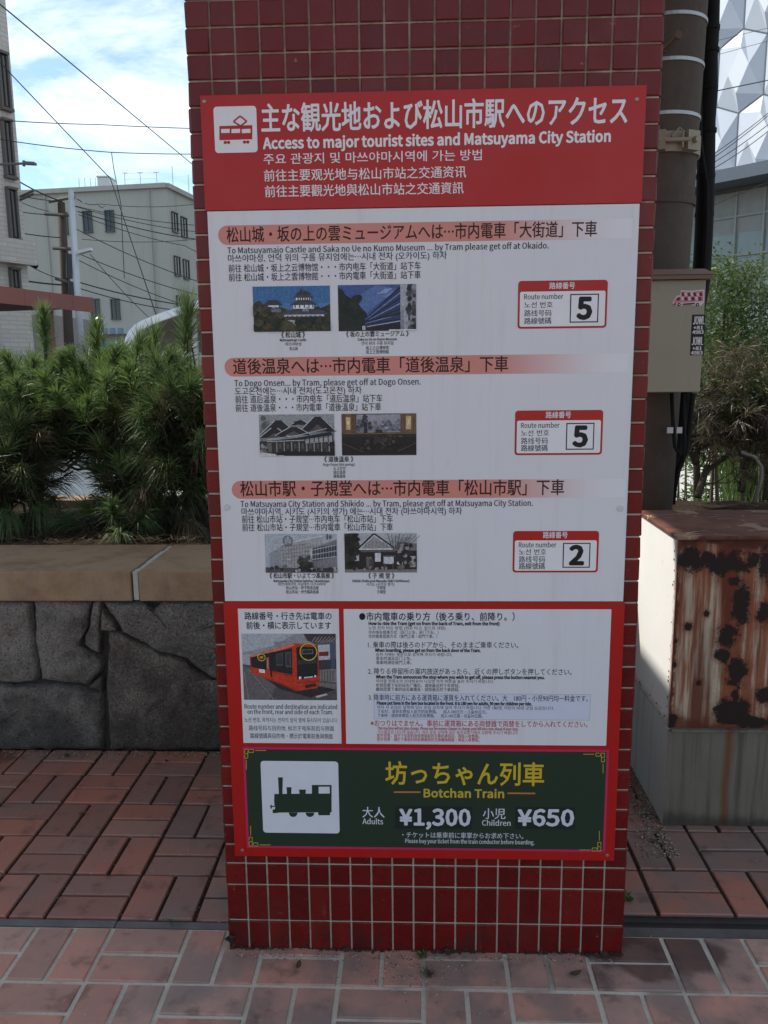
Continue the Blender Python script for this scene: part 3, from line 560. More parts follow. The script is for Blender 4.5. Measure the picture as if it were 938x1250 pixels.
house += lines((126,122,124), 7, (.28,.62), (.58,.62), .006, .02, .18) + [((206,206,212), rc(.42,.28,.5,.5)), ((198,200,206), rc(.54,.22,.68,.42)), ((90,88,92), rc(.53,.40,.7,.44)), ((86,84,86), rc(.545,.06,.56,.24)), ((86,84,86), rc(.66,.06,.675,.24)), ((190,190,196), rc(.13,.3,.2,.5)), ((210,210,214), disc(0,.765,.24,.045,12)), ((60,56,58), rc(.752,.06,.776,.2)), ((180,178,180), rc(.9,.14,.98,.42)), ((110,104,102), rc(.3,.06,.38,.4)), ((80,72,72), rc(.34,.12,.4,.34))]
house += blobs(rg, 26, 0, .2, .2, 1, .09, [(36,38,36),(52,56,50),(28,30,30)]) + [((70,66,66), bar(0,(.66+.02*i,.6),(.6+.055*i,.98-.02*(i%3)),.007)) for i in range(9)] + [((84,80,80), bar(0,(.62+.04*i,.72),(.7+.035*i,.9),.005)) for i in range(7)] + blobs(rg, 26, .74, 1, .1, .7, .06, [(60,58,58),(110,106,104),(150,146,144),(40,38,40)]) + blobs(rg, 14, .1, .6, .05, .14, .04, [(70,66,66),(150,148,148),(50,46,48)])
picture((421.7, 650, 510.3, 698), house)
# tram photograph in the lower left box
bl = MB(); x0, z0, x1, z1 = pr(291.4, 742.4, 417.6, 907.4); sheet(bl, [(x0,z0),(x1,z0),(x1,z1),(x0,z1)], EY*.5); bl.build('note_panel', M_white, sign, recalc=False)
bl = MB(); x0, z0, x1, z1 = pr(420.6, 742.8, 744.5, 910); x1 = xz(747.6, 743.6)[0]; sheet(bl, [(x0,z0),(x1,z0),(x1,z1),(x0,z1)], EY*.5); bl.build('note_panel', M_white, sign, recalc=False)
def T(l): return [((x - 150) / 685, 1 - (y - 250) / 480) for x, y in l]
OR, OR2 = (196, 60, 36), (168, 44, 30)
tram = [((168,170,176), FULL), ((150,150,156), T([(150,350),(330,330),(540,255),(540,250),(835,250),(835,400),(150,400)])), ((176,178,184), T([(150,250),(540,250),(400,330),(150,390)])), ((84,80,84), T([(150,470),(835,560),(835,730),(150,730)])), ((104,100,102), T([(150,480),(400,600),(340,730),(150,730)])), ((66,60,64), T([(600,250),(835,250),(835,300),(700,330),(630,300)])), ((100,92,90), T([(690,300),(835,290),(835,620),(700,600)])), ((186,190,198), T([(705,330),(790,325),(790,440),(705,440)])), ((120,40,40), T([(710,380),(780,376),(780,408),(710,410)])), ((62,60,66), T([(705,440),(835,430),(835,510),(705,515)])), ((72,86,112), T([(795,310),(822,310),(822,600),(795,600)])), ((130,124,120), T([(700,510),(835,500),(835,600),(705,585)]))]
tram += [((90,84,82), T([(705+20*i,512),(712+20*i,512),(712+20*i,592),(705+20*i,592)])) for i in range(6)] + [((150,146,146), T(bar(0,(660+22*i,310),(690+25*i,270),5))) for i in range(7)]
tram += [((140,136,136), T(bar(0,(190,500),(370,725),5))), ((140,136,136), T(bar(0,(160,520),(185,725),5))), ((120,116,116), T(bar(0,(560,690),(835,640),6))), ((190,188,186), T([(676,700),(755,680),(768,690),(690,712)])), ((52,46,50), T([(300,560),(540,662),(700,630),(830,650),(640,710),(420,650)])), ((118,112,108), T([(700,600),(835,612),(835,650),(700,620)]))]
tram += [(OR, T([(205,412),(330,372),(520,320),(560,318),(690,330),(706,350),(708,600),(690,640),(545,662),(520,655),(390,600),(210,530)])), ((214,120,92), T([(205,412),(330,372),(520,320),(545,330),(400,378),(215,418)])), ((40,38,44), T([(212,422),(320,392),(515,352),(515,545),(350,515),(215,490)])), (OR, T([(325,420),(345,418),(345,560),(325,555)])), ((150,146,148), T([(330,425),(340,423),(340,500),(330,500)])), ((84,84,92), T([(398,395),(448,386),(448,480),(398,478)])), ((96,96,104), T([(465,385),(505,378),(505,490),(465,488)])), ((60,60,66), T([(402,400),(444,392),(444,470),(402,470)])), ((62,62,68), T([(470,392),(500,386),(500,480),(470,478)])), ((226,226,228), T([(270,503),(312,508),(312,534),(270,528)])), (OR2, T([(352,520),(515,548),(520,655),(390,600),(352,580)])), (OR, T([(358,528),(512,556),(515,640),(395,592),(358,574)])), ((52,30,28), T([(352,515),(366,518),(366,560),(352,556)])), ((30,30,36), T([(548,350),(575,340),(690,345),(700,360),(698,545),(690,560),(548,580)])), ((58,60,66), T([(556,440),(690,430),(690,520),(556,530)])), ((36,36,42), T([(556,470),(690,460),(690,540),(556,552)])), ((120,124,120), T([(585,362),(668,360),(668,392),(585,396)])), ((46,50,44), T([(590,366),(664,364),(664,388),(590,391)])), ((230,230,226), T([(560,558),(578,556),(578,574),(560,576)])), ((230,230,226), T([(672,548),(686,546),(686,560),(672,562)])), ((206,206,204), T([(598,560),(662,553),(662,562),(598,570)])), ((60,40,38), T([(600,618),(680,606),(690,626),(610,642)])), (OR2, T([(545,600),(706,585),(706,592),(545,608)])), ((150,150,156), T([(470,262),(480,260),(540,300),(530,305)])), ((150,150,156), T([(540,262),(548,266),(500,312),(492,308)])), ((140,140,146), T([(385,312),(470,300),(490,318),(400,340)]))]
YEL = (212, 186, 60)
tram += [(YEL, T(bar(0, (635+61*math.cos(a*math.pi/12), 378+60*math.sin(a*math.pi/12)), (635+61*math.cos((a+1.15)*math.pi/12), 378+60*math.sin((a+1.15)*math.pi/12)), 7))) for a in range(24)]
tram += [(YEL, T(bar(0, (292+27*math.cos(a*math.pi/8), 417+26*math.sin(a*math.pi/8)), (292+27*math.cos((a+1.15)*math.pi/8), 417+26*math.sin((a+1.15)*math.pi/8)), 6))) for a in range(16)] + [((190,150,60), T([(280,410),(306,406),(306,424),(280,428)]))]
picture((295.6, 772.8, 412.4, 854.4), tram)
for s, a, y, c, h, bo in [('路線番号・行き先は電車の', 299.9, 755.8, 406, 8.8, .022), ('前後・横に表示しています', 302, 767.4, 405.3, 8.8, .022), ('Route number and destination are indicated', 299.5, 864.6, 412.4, 5.4, .004), ('on the front, rear and side of each Tram.', 303, 871, 407.3, 5.4, .004),
    ('노선 번호, 목적지는 전차의 앞뒤 옆에 표시되어 있습니다.', 299.5, 881.2, 413, 5.6, 0), ('路线号码与目的地, 标示于电车前后与侧面', 304.6, 891.4, 408.5, 6, 0), ('路線號碼與目的地・標示於電車前後與側面', 306.3, 901, 407, 6.2, .004)]:
    text(s, a, y, c, h, BLACK, bo)
bl = MB(); x0, z0, x1, z1 = pr(457, 845.8, 719.5, 879); x1 = xz(722, 848)[0]
sheet(bl, [(x0,z0),(x1,z0),(x1,z1),(x0,z1)], EY*.8, 1); sheet(bl, [(x0+.0008,z0+.0008),(x1-.0008,z0+.0008),(x1-.0008,z1-.0008),(x0+.0008,z1-.0008)], EY*1.0, 0); bl.build('note_box', [flat((204, 207, 224)), flat((150, 152, 166))], sign, recalc=False)
RB = [('●市内電車の乗り方（後ろ乗り、前降り。）', 439.8, 756.8, 629.2, 9.6, .02), ('How to ride the Tram (get on from the back of Tram, exit from the front)', 451.3, 762.3, 610.7, 3.8, .03), ('노면 전차 타는 방법 (뒤로 타고, 앞으로 내림)', 451, 768, 545, 4.2, 0), ('市内电车搭乘方式（后门上车，前门下车。）', 451, 773.4, 536.3, 4.4, 0), ('市内電車搭乘方式（後門上車・前門下車。）', 451, 778.4, 534.8, 4.4, 0),
    ('1. 乗車の際は後ろのドアから、そのままご乗車ください。', 450.3, 790.2, 633.8, 7.4, .006), ('When boarding, please get on from the back door of the Tram.', 459, 795, 587.6, 3.8, .03), ('승차 시에는 뒷문으로 승차해 주시기 바랍니다.', 460, 800.4, 553, 4.2, 0), ('乘车时请从后门上车。', 460, 805.4, 503.3, 4.4, 0), ('乘車時請從後門上車。', 460, 810.4, 503.3, 4.4, 0),
    ('2. 降りる停留所の案内放送があったら、近くの押しボタンを押してください。', 450.3, 822.6, 698.6, 7.4, .006), ('When the Tram announces the stop where you wish to get off, please press the button nearest you.', 460, 827.6, 665.6, 3.8, .03), ('하차할 정류소의 안내방송이 나오면 하차 버튼을 눌러 주시기 바랍니다.', 460, 833, 603.6, 4.2, 0), ('听到您要下车的站名广播后，请按最近的下车按钮。', 460, 838.2, 562, 4.4, 0), ('聽到您要下車的站名廣播後・請按最近的下車按鈕。', 460, 843.2, 562, 4.4, 0),
    ('3. 降車時に前方にある運賃箱に運賃を入れてください。大　180円・小児90円均一料金です。', 451, 854.6, 718.4, 7.2, .006), ('Please put fares in the fare box located in the front. It is 180 yen for adults, 90 yen for children per ride.', 461, 859.6, 649.7, 3.8, .03), ('하차 시 운임은 앞쪽에 있는 운임 상자에 넣어 주시기 바랍니다. 어른 180엔, 어린이 90엔 균일 요금입니다.', 461, 865, 677, 4.2, 0), ('下车时，请将车费投入前方的收费箱。　成人180日元・儿童90日元。', 461.5, 870.2, 595, 4.4, 0), ('下車時・請將車費投入前方的收費箱。　成人180日圓・兒童90日圓。', 461.5, 875.2, 590, 4.4, 0)]
for s, a, y, c, h, bo in RB: text(s, a, y, c, h, BLACK, bo, lift=EY*1.5)
for s, a, y, c, h, bo in [('※おつりはでません。事前に運賃箱にある両替器で両替をしてから入れてください。', 453.2, 886, 717.8, 7.4, .008), ('This machine will not give change. Please use the money changer to change your bill into coins ahead of your stop.', 461.5, 890.2, 633.4, 3.6, .008), ('거스름돈은 나오지 않습니다. 미리 운임 상자에 있는 동전교환기에서 교환해 주시기 바랍니다.', 461.5, 895.2, 633.4, 4.2, 0), ('恕不找零，请于下车前利用收费箱前的兑换机换钱后，再投入收费箱。', 461, 899.8, 586, 4.4, 0), ('恕不找零・請於下車前利用收費箱旁的兌換機換錢後・再投入收費箱。', 461, 904.4, 586, 4.4, 0)]:
    text(s, a, y, c, h, CRIM, bo, lift=EY*1.5)
# green fare band
g0 = xz(297.2, 911.5); g1 = xz(738.2, 1040.2); MAG = (188, 40, 92)
g1 = (xz(741.5, 980)[0], g1[1]); g0 = (xz(299.5, 980)[0], g0[1])
bl = MB(); sheet(bl, rrect(g0[0], g1[1], g1[0], g0[1], 0), EY*.6, 0); sheet(bl, rrect(g0[0]+.0055, g1[1]+.0055, g1[0]-.0055, g0[1]-.0055, 0), EY, 1)
bl.build('fare_band', [flat(MAG), flat(GREEN)], sign, recalc=False)
def c6(l): return pxs([(280 + x/3.752, 900 + y/3.752) for x, y in l])
def c7(l): return pxs([(520 + x/3.752, 900 + y/3.752) for x, y in l])
lo = [(rrect(*pr(318.6, 928.4, 415, 1017.2), 0.008), 0, 2)]
arc = lambda cx, cy, r, a0, a1, n=10: [(cx + r*math.cos(math.radians(a0+(a1-a0)*k/n)), cy + r*math.sin(math.radians(a0+(a1-a0)*k/n))) for k in range(n+1)]
for p in ([(225,182),(247,182),(245,258),(229,258)], [(264,227),(287,227),(285,262),(266,262)], [(321,238),(353,238),(350,262),(324,262)],
          [(380,217),(470,217),(470,225),(411,225),(411,285),(380,285)], [(462,225),(470,225),(470,285),(462,285)],
          [(222,258)] + [(470,256),(470,342),(205,344),(212,320),(208,308)] + arc(222,278,14,180,250,5), [(208,258),(240,258),(240,306),(214,306),(207,296)], [(190,308),(196,308),(196,313),(210,313),(210,318),(196,318),(196,325),(190,325)], [(200,330),(222,328),(222,346),(200,346)], [(408,340),(464,340),(462,356),(410,356)],
          arc(294,344,20,0,180), arc(371,344,20,0,180)):
    lo.append((c6(p), 1, 3))
icon('locomotive_icon', lo, [flat((214, 216, 224)), flat(GREEN)])
orn = []
def corner(cv, ox, oy, sx, sy):
    S = lambda l: [(ox + sx*x, oy + sy*y) for x, y in l]
    o = []
    for p, q in (((0,0),(18,0)),((18,0),(18,14)),((18,14),(40,14)),((40,0),(40,14)),((22,0),(40,0)),((0,0),(0,20)),((0,20),(14,20)),((14,6),(14,40)),((0,40),(14,40)),((0,26),(0,40)),((48,5),(98,5)),((7,48),(7,92))):
        o.append((cv(S(bar(0, p, q, 3.4))), 0, 2))
    return o
orn += corner(c6, 73, 54, 1, 1) + corner(c6, 92, 497, 1, -1) + corner(c7, 820, 71, -1, 1) + corner(c7, 802, 520, -1, -1)
for k in range(4): icon('corner_ornament', orn[13*k:13*k+13], [flat((176, 152, 52))])
for q in (c6(bar(0,(755,250),(877,250),7)), c7(bar(0,(375,255),(502,256),7))): icon('title_rule', [(q, 0, 2)], [flat((196, 120, 50))])
for q in ((482.8, 983.6, 576.8, 1012.2), (629.4, 984.6, 701.8, 1012.4)): icon('price_field', [(rrect(*pr(*q), 0.002), 0, 2)], [flat((30, 38, 36))])
PW = (206, 208, 216)
for s, a, y, c, h, col, bo in [('坊っちゃん列車', 471.4, 957, 664, 26.5, GOLD, .025), ('Botchan Train', 518, 972.6, 615.4, 9.8, (196,168,60), .018), ('大人', 443, 997.6, 469.8, 12.4, PW, .012), ('Adults', 443, 1005.6, 468, 6.6, PW, .005),
    ('¥1,300', 488.7, 1006.4, 574, 19.2, PW, .018), ('小児', 589.8, 999.2, 617.3, 12.4, PW, .012), ('Children', 588.8, 1007.4, 623.4, 6.6, PW, .005), ('¥650', 632.7, 1007, 700, 19.2, PW, .018), ('・チケットは乗車前に車掌からお求め下さい。', 491.4, 1022.2, 639, 6.8, PW, .002), ('Please buy your ticket from the train conductor before boarding.', 495, 1028.6, 652.5, 5, PW, .002)]:
    text(s, a, y, c, h, col, bo, lift=EY*3)
def screw(px, py, r, mat):
    x, z = xz(px, py); b = MB(); n = 14
    b.tube([(x, 0.002, z), (x, -0.0012, z), (x, -0.0018, z)], [r, r, r*.75], n); s_ = b.build('screw', mat, sign)
    return s_
M_screw = simple('screw_head', (0.34, 0.22, 0.19), 0.4, 0.5, 0.7)
M_washer = simple('clear_washer', (0.55, 0.54, 0.57), 0.2, 0.6)
for px, py in ((252.5, 121.5), (780.5, 119), (296.2, 1038), (741.5, 1044)): screw(px, py, .0042, M_screw)
for px, py in ((278.5, 618.5), (758.6, 619.5)): screw(px, py, .0072, M_washer)
exec_after = []
# ------------------------------------------------------------------ stone planter
pl = empty('stone_planter', (-1.2, 1.1, 0), 'long planter wall of dark split granite blocks with tan stone coping, behind the pillar', 'planter')
YW = 1.085
def stone(mb, pts, y, depth=0.10):                       # pts: (x, z) outline of one block face; rough pillowed front
    n = len(pts); cx = sum(p[0] for p in pts)/n; cz = sum(p[1] for p in pts)/n
    dense = []
    for i in range(n):
        a, b_ = pts[i], pts[(i+1)%n]; k = max(2, int(math.hypot(b_[0]-a[0], b_[1]-a[1]) / 0.025))
        for j in range(k):
            t = j/k; jj = 0.004 if 0 < j else 0.002
            dense.append((a[0]+(b_[0]-a[0])*t + U(-jj, jj), a[1]+(b_[1]-a[1])*t + U(-jj, jj)))
    N = len(dense); rings = [(1.0, 0.035), (1.0, 0.006), (0.978, -0.010), (0.94, -0.02), (0.89, -0.024), (0.83, -0.026), (0.76, -0.028), (0.69, -0.029), (0.61, -0.030), (0.53, -0.031), (0.45, -0.032), (0.37, -0.032), (0.29, -0.032), (0.21, -0.032), (0.12, -0.032)]
    vs = []
    for s_, dy in rings:
        for (x, z) in dense:
            X, Z = cx + (x-cx)*s_, cz + (z-cz)*s_
            wob = (0.012 * mnoise.noise(Vector((X*7, y*3 + cx*9, Z*7))) + 0.012 * mnoise.noise(Vector((X*19, cx*5, Z*19))) + 0.007 * mnoise.noise(Vector((X*47, cx*5, Z*47)))) * min(1, (1 - s_) * 14) if s_ < 0.99 else 0
            vs.append((X, y + dy + depth*0 + wob, Z))
    fs = [(r*N+i, r*N+(i+1)%N, (r+1)*N+(i+1)%N, (r+1)*N+i) for r in range(len(rings)-1) for i in range(N)]
    b0 = (len(rings)-1)*N; c0 = len(vs); vs.append((cx, y - 0.032, cz)); fs += [(b0+i, b0+(i+1)%N, c0) for i in range(N)]
    mb.add(vs, fs)
def W2(x, y): 
    p = at(x / 3.234, 660 + y / 3.234, YW - .02); return (p.x, p.z)
blocks = [[(-300,240),(118,240),(125,330),(132,420),(148,555),(60,566),(10,560),(-10,545),(-300,560)],
 [(130,240),(360,240),(355,285),(352,330),(326,382),(320,415),(380,452),(400,475),(400,520),(345,575),(250,565),(160,552),(140,420)],
 [(-300,572),(0,570),(60,578),(170,570),(280,577),(350,595),(402,602),(408,830),(-300,832)],
 [(395,355),(402,270),(425,295),(445,315),(468,355),(440,358)], [(368,240),(396,240),(398,290),(392,350),(396,440),(384,444),(330,410),(334,380),(358,332)],
 [(404,240),(560,240),(600,275),(640,240),(1300,240),(1300,560),(850,552),(780,505),(745,470),(690,455),(630,440),(540,395),(475,355),(455,315),(425,285)],
 [(425,365),(470,362),(540,403),(640,450),(690,462),(735,478),(770,515),(850,562),(1300,575),(1300,832),(428,832),(415,600)], [(350,580),(402,530),(408,592),(400,598)]]
b = MB()
for q in blocks: stone(b, [W2(x, y) for x, y in q][::-1], YW)
xx = W2(1310, 0)[0]
while xx < 3.0:
    w = U(.5, .8); h = U(.25, .38); stone(b, [(xx, 0), (xx+w, 0), (xx+w, h), (xx, h)], YW); stone(b, [(xx, h+.008), (xx+w, h+.008), (xx+w, .59), (xx, .59)], YW); xx += w + .01
xx = W2(-310, 0)[0]
while xx > -4.5:
    w = U(.5, .8); h = U(.25, .38); stone(b, [(xx-w, 0), (xx, 0), (xx, h), (xx-w, h)], YW); stone(b, [(xx-w, h+.008), (xx, h+.008), (xx, .59), (xx-w, .59)], YW); xx -= w + .01
b.build('stone_face', M_granite, pl, smooth=True)
b = MB(); b.box((-4.5, YW + .012, -0.02), (3.0, 1.47, 0.590)); b.box((-4.5, 2.62, -.02), (3.0, 2.72, .66)); b.build('backing', M_drain, pl)
def slabm(x0, x1):
    b = MB(); b.box((x0, 1.043, 0.594), (x1, 1.50, 0.706), bev=0.006); return b
xj = at(161, 702, 1.043).x
slabm(xj - 1.2, xj - .004).build('coping_slab', M_coping, pl); slabm(xj + .022, xj + 1.25).build('coping_slab', M_coping, pl)
slabm(xj - 2.42, xj - 1.22).build('coping_slab', M_coping, pl); slabm(xj + 1.27, xj + 2.5).build('coping_slab', M_coping, pl); slabm(xj + 2.52, 3.0).build('coping_slab', M_coping, pl)
for k in range(3):
    b = MB(); b.box((-4.5 + 1.5*k, 2.60, .661), (-4.5 + 1.5*k + 1.492, 2.76, .715), bev=.006); b.build('coping_slab', M_coping, pl)
for k, (xa, xb) in enumerate(((xj + .001, xj + .020), (xj - 1.219, xj - 1.202), (xj + 1.252, xj + 1.268), (xj + 2.502, xj + 2.518))):
    b = MB(); n = 9
    for i in range(n):
        ya, yb = 1.050 + .445*i/n, 1.050 + .445*(i+1)/n
        b.box((xa + U(-.002, .002), ya, .598), (xb + U(-.003, .003), yb, .7015 + U(-.003, .002)))
    b.build('mortar_joint', M_mortar, pl)
b = MB(); nx, ny = 90, 44
for j in range(ny + 1):
    for i in range(nx + 1):
        x = -4.5 + 7.5*i/nx; y = 1.48 + 1.16*j/ny
        z = 0.688 + 0.035*mnoise.noise(Vector((x*2.2, y*2.2, 0))) + 0.015*mnoise.noise(Vector((x*9, y*9, 3))) + 0.0
        if j == 0: z = 0.690
        b.v.append((x, y, z))
for j in range(ny):
    for i in range(nx): b.f.append((j*(nx+1)+i, j*(nx+1)+i+1, (j+1)*(nx+1)+i+1, (j+1)*(nx+1)+i)); b.m.append(0)
tag(b.build('soil', M_soil, smooth=True), kind='structure')

# ------------------------------------------------------------------ pines: tufts of needles on real branches
rp = np.random.RandomState(11)
def needles(mb, p, d, L, n, ln, w, droop, m=0, ang=(22, 74)):
    p = np.array(p, float); d = np.array(d, float); d /= np.linalg.norm(d)
    a = np.cross(d, [0.3, 0.2, 1.0]); a /= np.linalg.norm(a); b_ = np.cross(d, a)
    for k in range(n):
        t = rp.rand()**0.8; th = rp.rand()*6.283; al = math.radians(rp.uniform(*ang)) * (1.15 - 0.75*t)
        side = a*math.cos(th) + b_*math.sin(th); dr = d*math.cos(al) + side*math.sin(al)
        l = ln * rp.uniform(.7, 1.15); o = p + d*L*t
        q = np.cross(dr, rp.randn(3)); q /= np.linalg.norm(q)
        mid = o + dr*l*.55 + np.array([0,0,-droop*l*.25]); tip = o + dr*l + np.array([0,0,-droop*l])
        vs = [o - q*w, o + q*w, mid + q*w*.9, mid - q*w*.9, tip]
        mb.add(vs, [(0,1,2,3),(3,2,4)], m)
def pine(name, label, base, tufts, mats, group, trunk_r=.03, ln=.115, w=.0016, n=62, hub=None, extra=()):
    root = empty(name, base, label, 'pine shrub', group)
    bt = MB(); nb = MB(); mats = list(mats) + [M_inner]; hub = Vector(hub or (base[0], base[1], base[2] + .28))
    B = Vector(base); mid = (B + hub)/2 + Vector((U(-.06,.06), U(-.05,.05), 0))
    bt.tube([B - Vector((0,0,.05)), mid, hub], [trunk_r*1.3, trunk_r, trunk_r*.8], 7)
    bb = MB()
    for (p, d, L, dens, mi, droop) in tufts:
        p = Vector(p); d = Vector(d).normalized()
        s = hub.lerp(B, U(0, .35)); m1 = s.lerp(p, .5) + Vector((U(-.06,.06), U(-.06,.06), U(-.10,.02)))
        bb.tube([s, s.lerp(m1, .6) + Vector((U(-.02,.02),U(-.02,.02),U(-.02,.02))), m1, m1.lerp(p, .6) + Vector((0,0,-.02)), p, p + d*L*.9], [.010, .008, .0065, .005, .0035, .0015], 5)
        needles(nb, p, d, L, int(n*dens), ln, w, droop, mi)
    bt.build('trunk', M_bark, root, smooth=True); bb.build('branch', M_bark, root, recalc=False, smooth=True)
    nb.build('foliage', mats, root, recalc=False)
    return root
HOLE = (-1.735, 0.87)
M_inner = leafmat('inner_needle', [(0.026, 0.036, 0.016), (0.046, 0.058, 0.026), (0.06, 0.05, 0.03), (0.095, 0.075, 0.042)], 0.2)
def cloud(n, c, r, up=1.0, low=-.4, dens=(.8,1.2), L=(.10,.18), brown=0.0, skiphole=True, shell=.55, inner=.12):
    o = []
    while len(o) < n:
        v = rp.randn(3); v /= np.linalg.norm(v); k = shell + (1-shell)*rp.rand()
        if v[2] < low: continue
        p = (c[0] + v[0]*r[0]*k, c[1] + v[1]*r[1]*k, c[2] + v[2]*r[2]*k)
        # sight line of the opening between the stems
        f = (p[1] + 1.81) / 4.1
        if skiphole and math.hypot((p[0] + .01)/f - (HOLE[0]+.01), ((p[2]-1.43)/f - (HOLE[1]-1.43))*1.25) < .155: continue
        d = (v[0]*.75 + rp.randn()*.3, v[1]*.75 + rp.randn()*.3, up*(.75 + .5*v[2]) + rp.randn()*.2)
        br = 1 if rp.rand() < brown * (1.3 - (v[2]+1)/2*1.3) else 0
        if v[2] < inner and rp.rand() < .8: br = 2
        o.append((p, d, rp.uniform(*L), rp.uniform(*dens), br, .10 + .25*rp.rand() + (.35 if v[2] < -.1 else 0)))
    return o
def px_tuft(px, py, Y, d, L=.16, dens=1.2, mi=0, droop=.1): return (at(px, py, Y), d, L, dens, mi, droop)
G = 'low pines in the stone planter'
Zs = .70
def burst(px, py, Y, d=(0, -.4, .7), dens=2.2, mi=0, droop=.35): return (at(px, py, Y), d, .07, dens, mi, droop)
pine('pine_shrub', 'pale green spreading pine left of the middle one, with a tall upright candle shoot', (-2.0, 2.35, Zs - .02),
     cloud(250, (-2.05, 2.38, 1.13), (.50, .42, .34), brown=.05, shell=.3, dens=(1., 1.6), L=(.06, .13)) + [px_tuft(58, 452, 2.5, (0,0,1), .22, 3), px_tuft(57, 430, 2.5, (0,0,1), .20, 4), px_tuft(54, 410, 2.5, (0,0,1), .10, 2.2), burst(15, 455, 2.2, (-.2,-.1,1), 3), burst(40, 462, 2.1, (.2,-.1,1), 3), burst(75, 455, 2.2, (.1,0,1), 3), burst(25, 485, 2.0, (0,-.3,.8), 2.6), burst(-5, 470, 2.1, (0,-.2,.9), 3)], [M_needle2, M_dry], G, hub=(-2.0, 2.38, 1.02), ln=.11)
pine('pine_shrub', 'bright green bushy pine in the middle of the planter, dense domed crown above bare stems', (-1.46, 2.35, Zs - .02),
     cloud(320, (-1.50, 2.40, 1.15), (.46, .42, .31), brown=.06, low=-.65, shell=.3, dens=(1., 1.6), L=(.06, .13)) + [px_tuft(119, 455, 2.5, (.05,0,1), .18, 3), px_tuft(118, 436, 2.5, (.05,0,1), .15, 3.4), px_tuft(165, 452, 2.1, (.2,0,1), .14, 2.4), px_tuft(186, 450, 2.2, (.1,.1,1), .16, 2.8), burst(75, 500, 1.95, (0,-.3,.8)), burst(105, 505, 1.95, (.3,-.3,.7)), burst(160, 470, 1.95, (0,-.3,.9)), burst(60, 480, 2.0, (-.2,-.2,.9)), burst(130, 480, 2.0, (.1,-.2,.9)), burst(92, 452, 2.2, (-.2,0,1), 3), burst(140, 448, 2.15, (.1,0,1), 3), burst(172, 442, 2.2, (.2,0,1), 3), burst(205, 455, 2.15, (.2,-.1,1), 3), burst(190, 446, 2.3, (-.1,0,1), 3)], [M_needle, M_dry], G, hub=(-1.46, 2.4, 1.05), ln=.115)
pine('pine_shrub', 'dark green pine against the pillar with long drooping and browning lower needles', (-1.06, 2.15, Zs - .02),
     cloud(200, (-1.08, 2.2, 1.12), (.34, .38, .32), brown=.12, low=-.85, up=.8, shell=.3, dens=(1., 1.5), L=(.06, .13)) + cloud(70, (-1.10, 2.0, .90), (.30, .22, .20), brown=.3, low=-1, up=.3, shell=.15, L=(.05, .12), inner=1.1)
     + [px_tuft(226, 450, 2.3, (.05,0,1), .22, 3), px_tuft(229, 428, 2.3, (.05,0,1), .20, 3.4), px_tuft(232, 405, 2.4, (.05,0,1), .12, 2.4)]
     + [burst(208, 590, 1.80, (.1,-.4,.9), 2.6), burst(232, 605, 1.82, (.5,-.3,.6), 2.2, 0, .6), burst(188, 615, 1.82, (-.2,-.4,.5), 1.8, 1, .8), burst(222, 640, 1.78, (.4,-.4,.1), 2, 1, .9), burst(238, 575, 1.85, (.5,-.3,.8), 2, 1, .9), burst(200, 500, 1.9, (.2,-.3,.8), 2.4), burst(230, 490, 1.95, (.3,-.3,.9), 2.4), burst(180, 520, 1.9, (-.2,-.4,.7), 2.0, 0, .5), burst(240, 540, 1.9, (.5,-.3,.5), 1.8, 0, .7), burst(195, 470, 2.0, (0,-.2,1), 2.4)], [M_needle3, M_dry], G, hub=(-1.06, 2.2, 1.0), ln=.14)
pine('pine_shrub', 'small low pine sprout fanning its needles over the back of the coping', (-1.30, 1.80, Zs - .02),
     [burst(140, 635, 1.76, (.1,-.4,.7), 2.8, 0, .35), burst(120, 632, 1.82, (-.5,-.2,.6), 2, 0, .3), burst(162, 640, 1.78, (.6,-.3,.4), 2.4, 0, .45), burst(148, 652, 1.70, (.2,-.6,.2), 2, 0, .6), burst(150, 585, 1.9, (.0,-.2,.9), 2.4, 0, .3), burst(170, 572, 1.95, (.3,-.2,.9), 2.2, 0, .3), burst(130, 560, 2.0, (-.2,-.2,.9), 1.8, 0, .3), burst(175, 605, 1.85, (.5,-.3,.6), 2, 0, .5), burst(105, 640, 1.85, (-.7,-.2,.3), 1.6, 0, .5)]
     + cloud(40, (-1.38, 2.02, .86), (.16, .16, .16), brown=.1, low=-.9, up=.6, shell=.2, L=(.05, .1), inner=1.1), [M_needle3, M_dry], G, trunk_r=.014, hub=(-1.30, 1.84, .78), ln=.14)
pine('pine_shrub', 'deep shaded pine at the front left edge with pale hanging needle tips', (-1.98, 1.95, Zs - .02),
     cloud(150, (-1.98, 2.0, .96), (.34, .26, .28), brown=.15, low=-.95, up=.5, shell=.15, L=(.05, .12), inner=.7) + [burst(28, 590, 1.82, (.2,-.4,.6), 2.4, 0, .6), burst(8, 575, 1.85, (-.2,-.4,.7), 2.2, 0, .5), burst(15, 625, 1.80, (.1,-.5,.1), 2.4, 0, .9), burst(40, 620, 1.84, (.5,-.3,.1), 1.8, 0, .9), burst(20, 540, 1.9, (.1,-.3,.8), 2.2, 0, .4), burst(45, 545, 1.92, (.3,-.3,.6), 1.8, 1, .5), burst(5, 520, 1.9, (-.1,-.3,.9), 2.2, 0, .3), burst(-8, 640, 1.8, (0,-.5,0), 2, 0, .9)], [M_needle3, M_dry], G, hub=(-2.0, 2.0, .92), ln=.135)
b = MB()                                                   # fallen needles and leaves on the soil
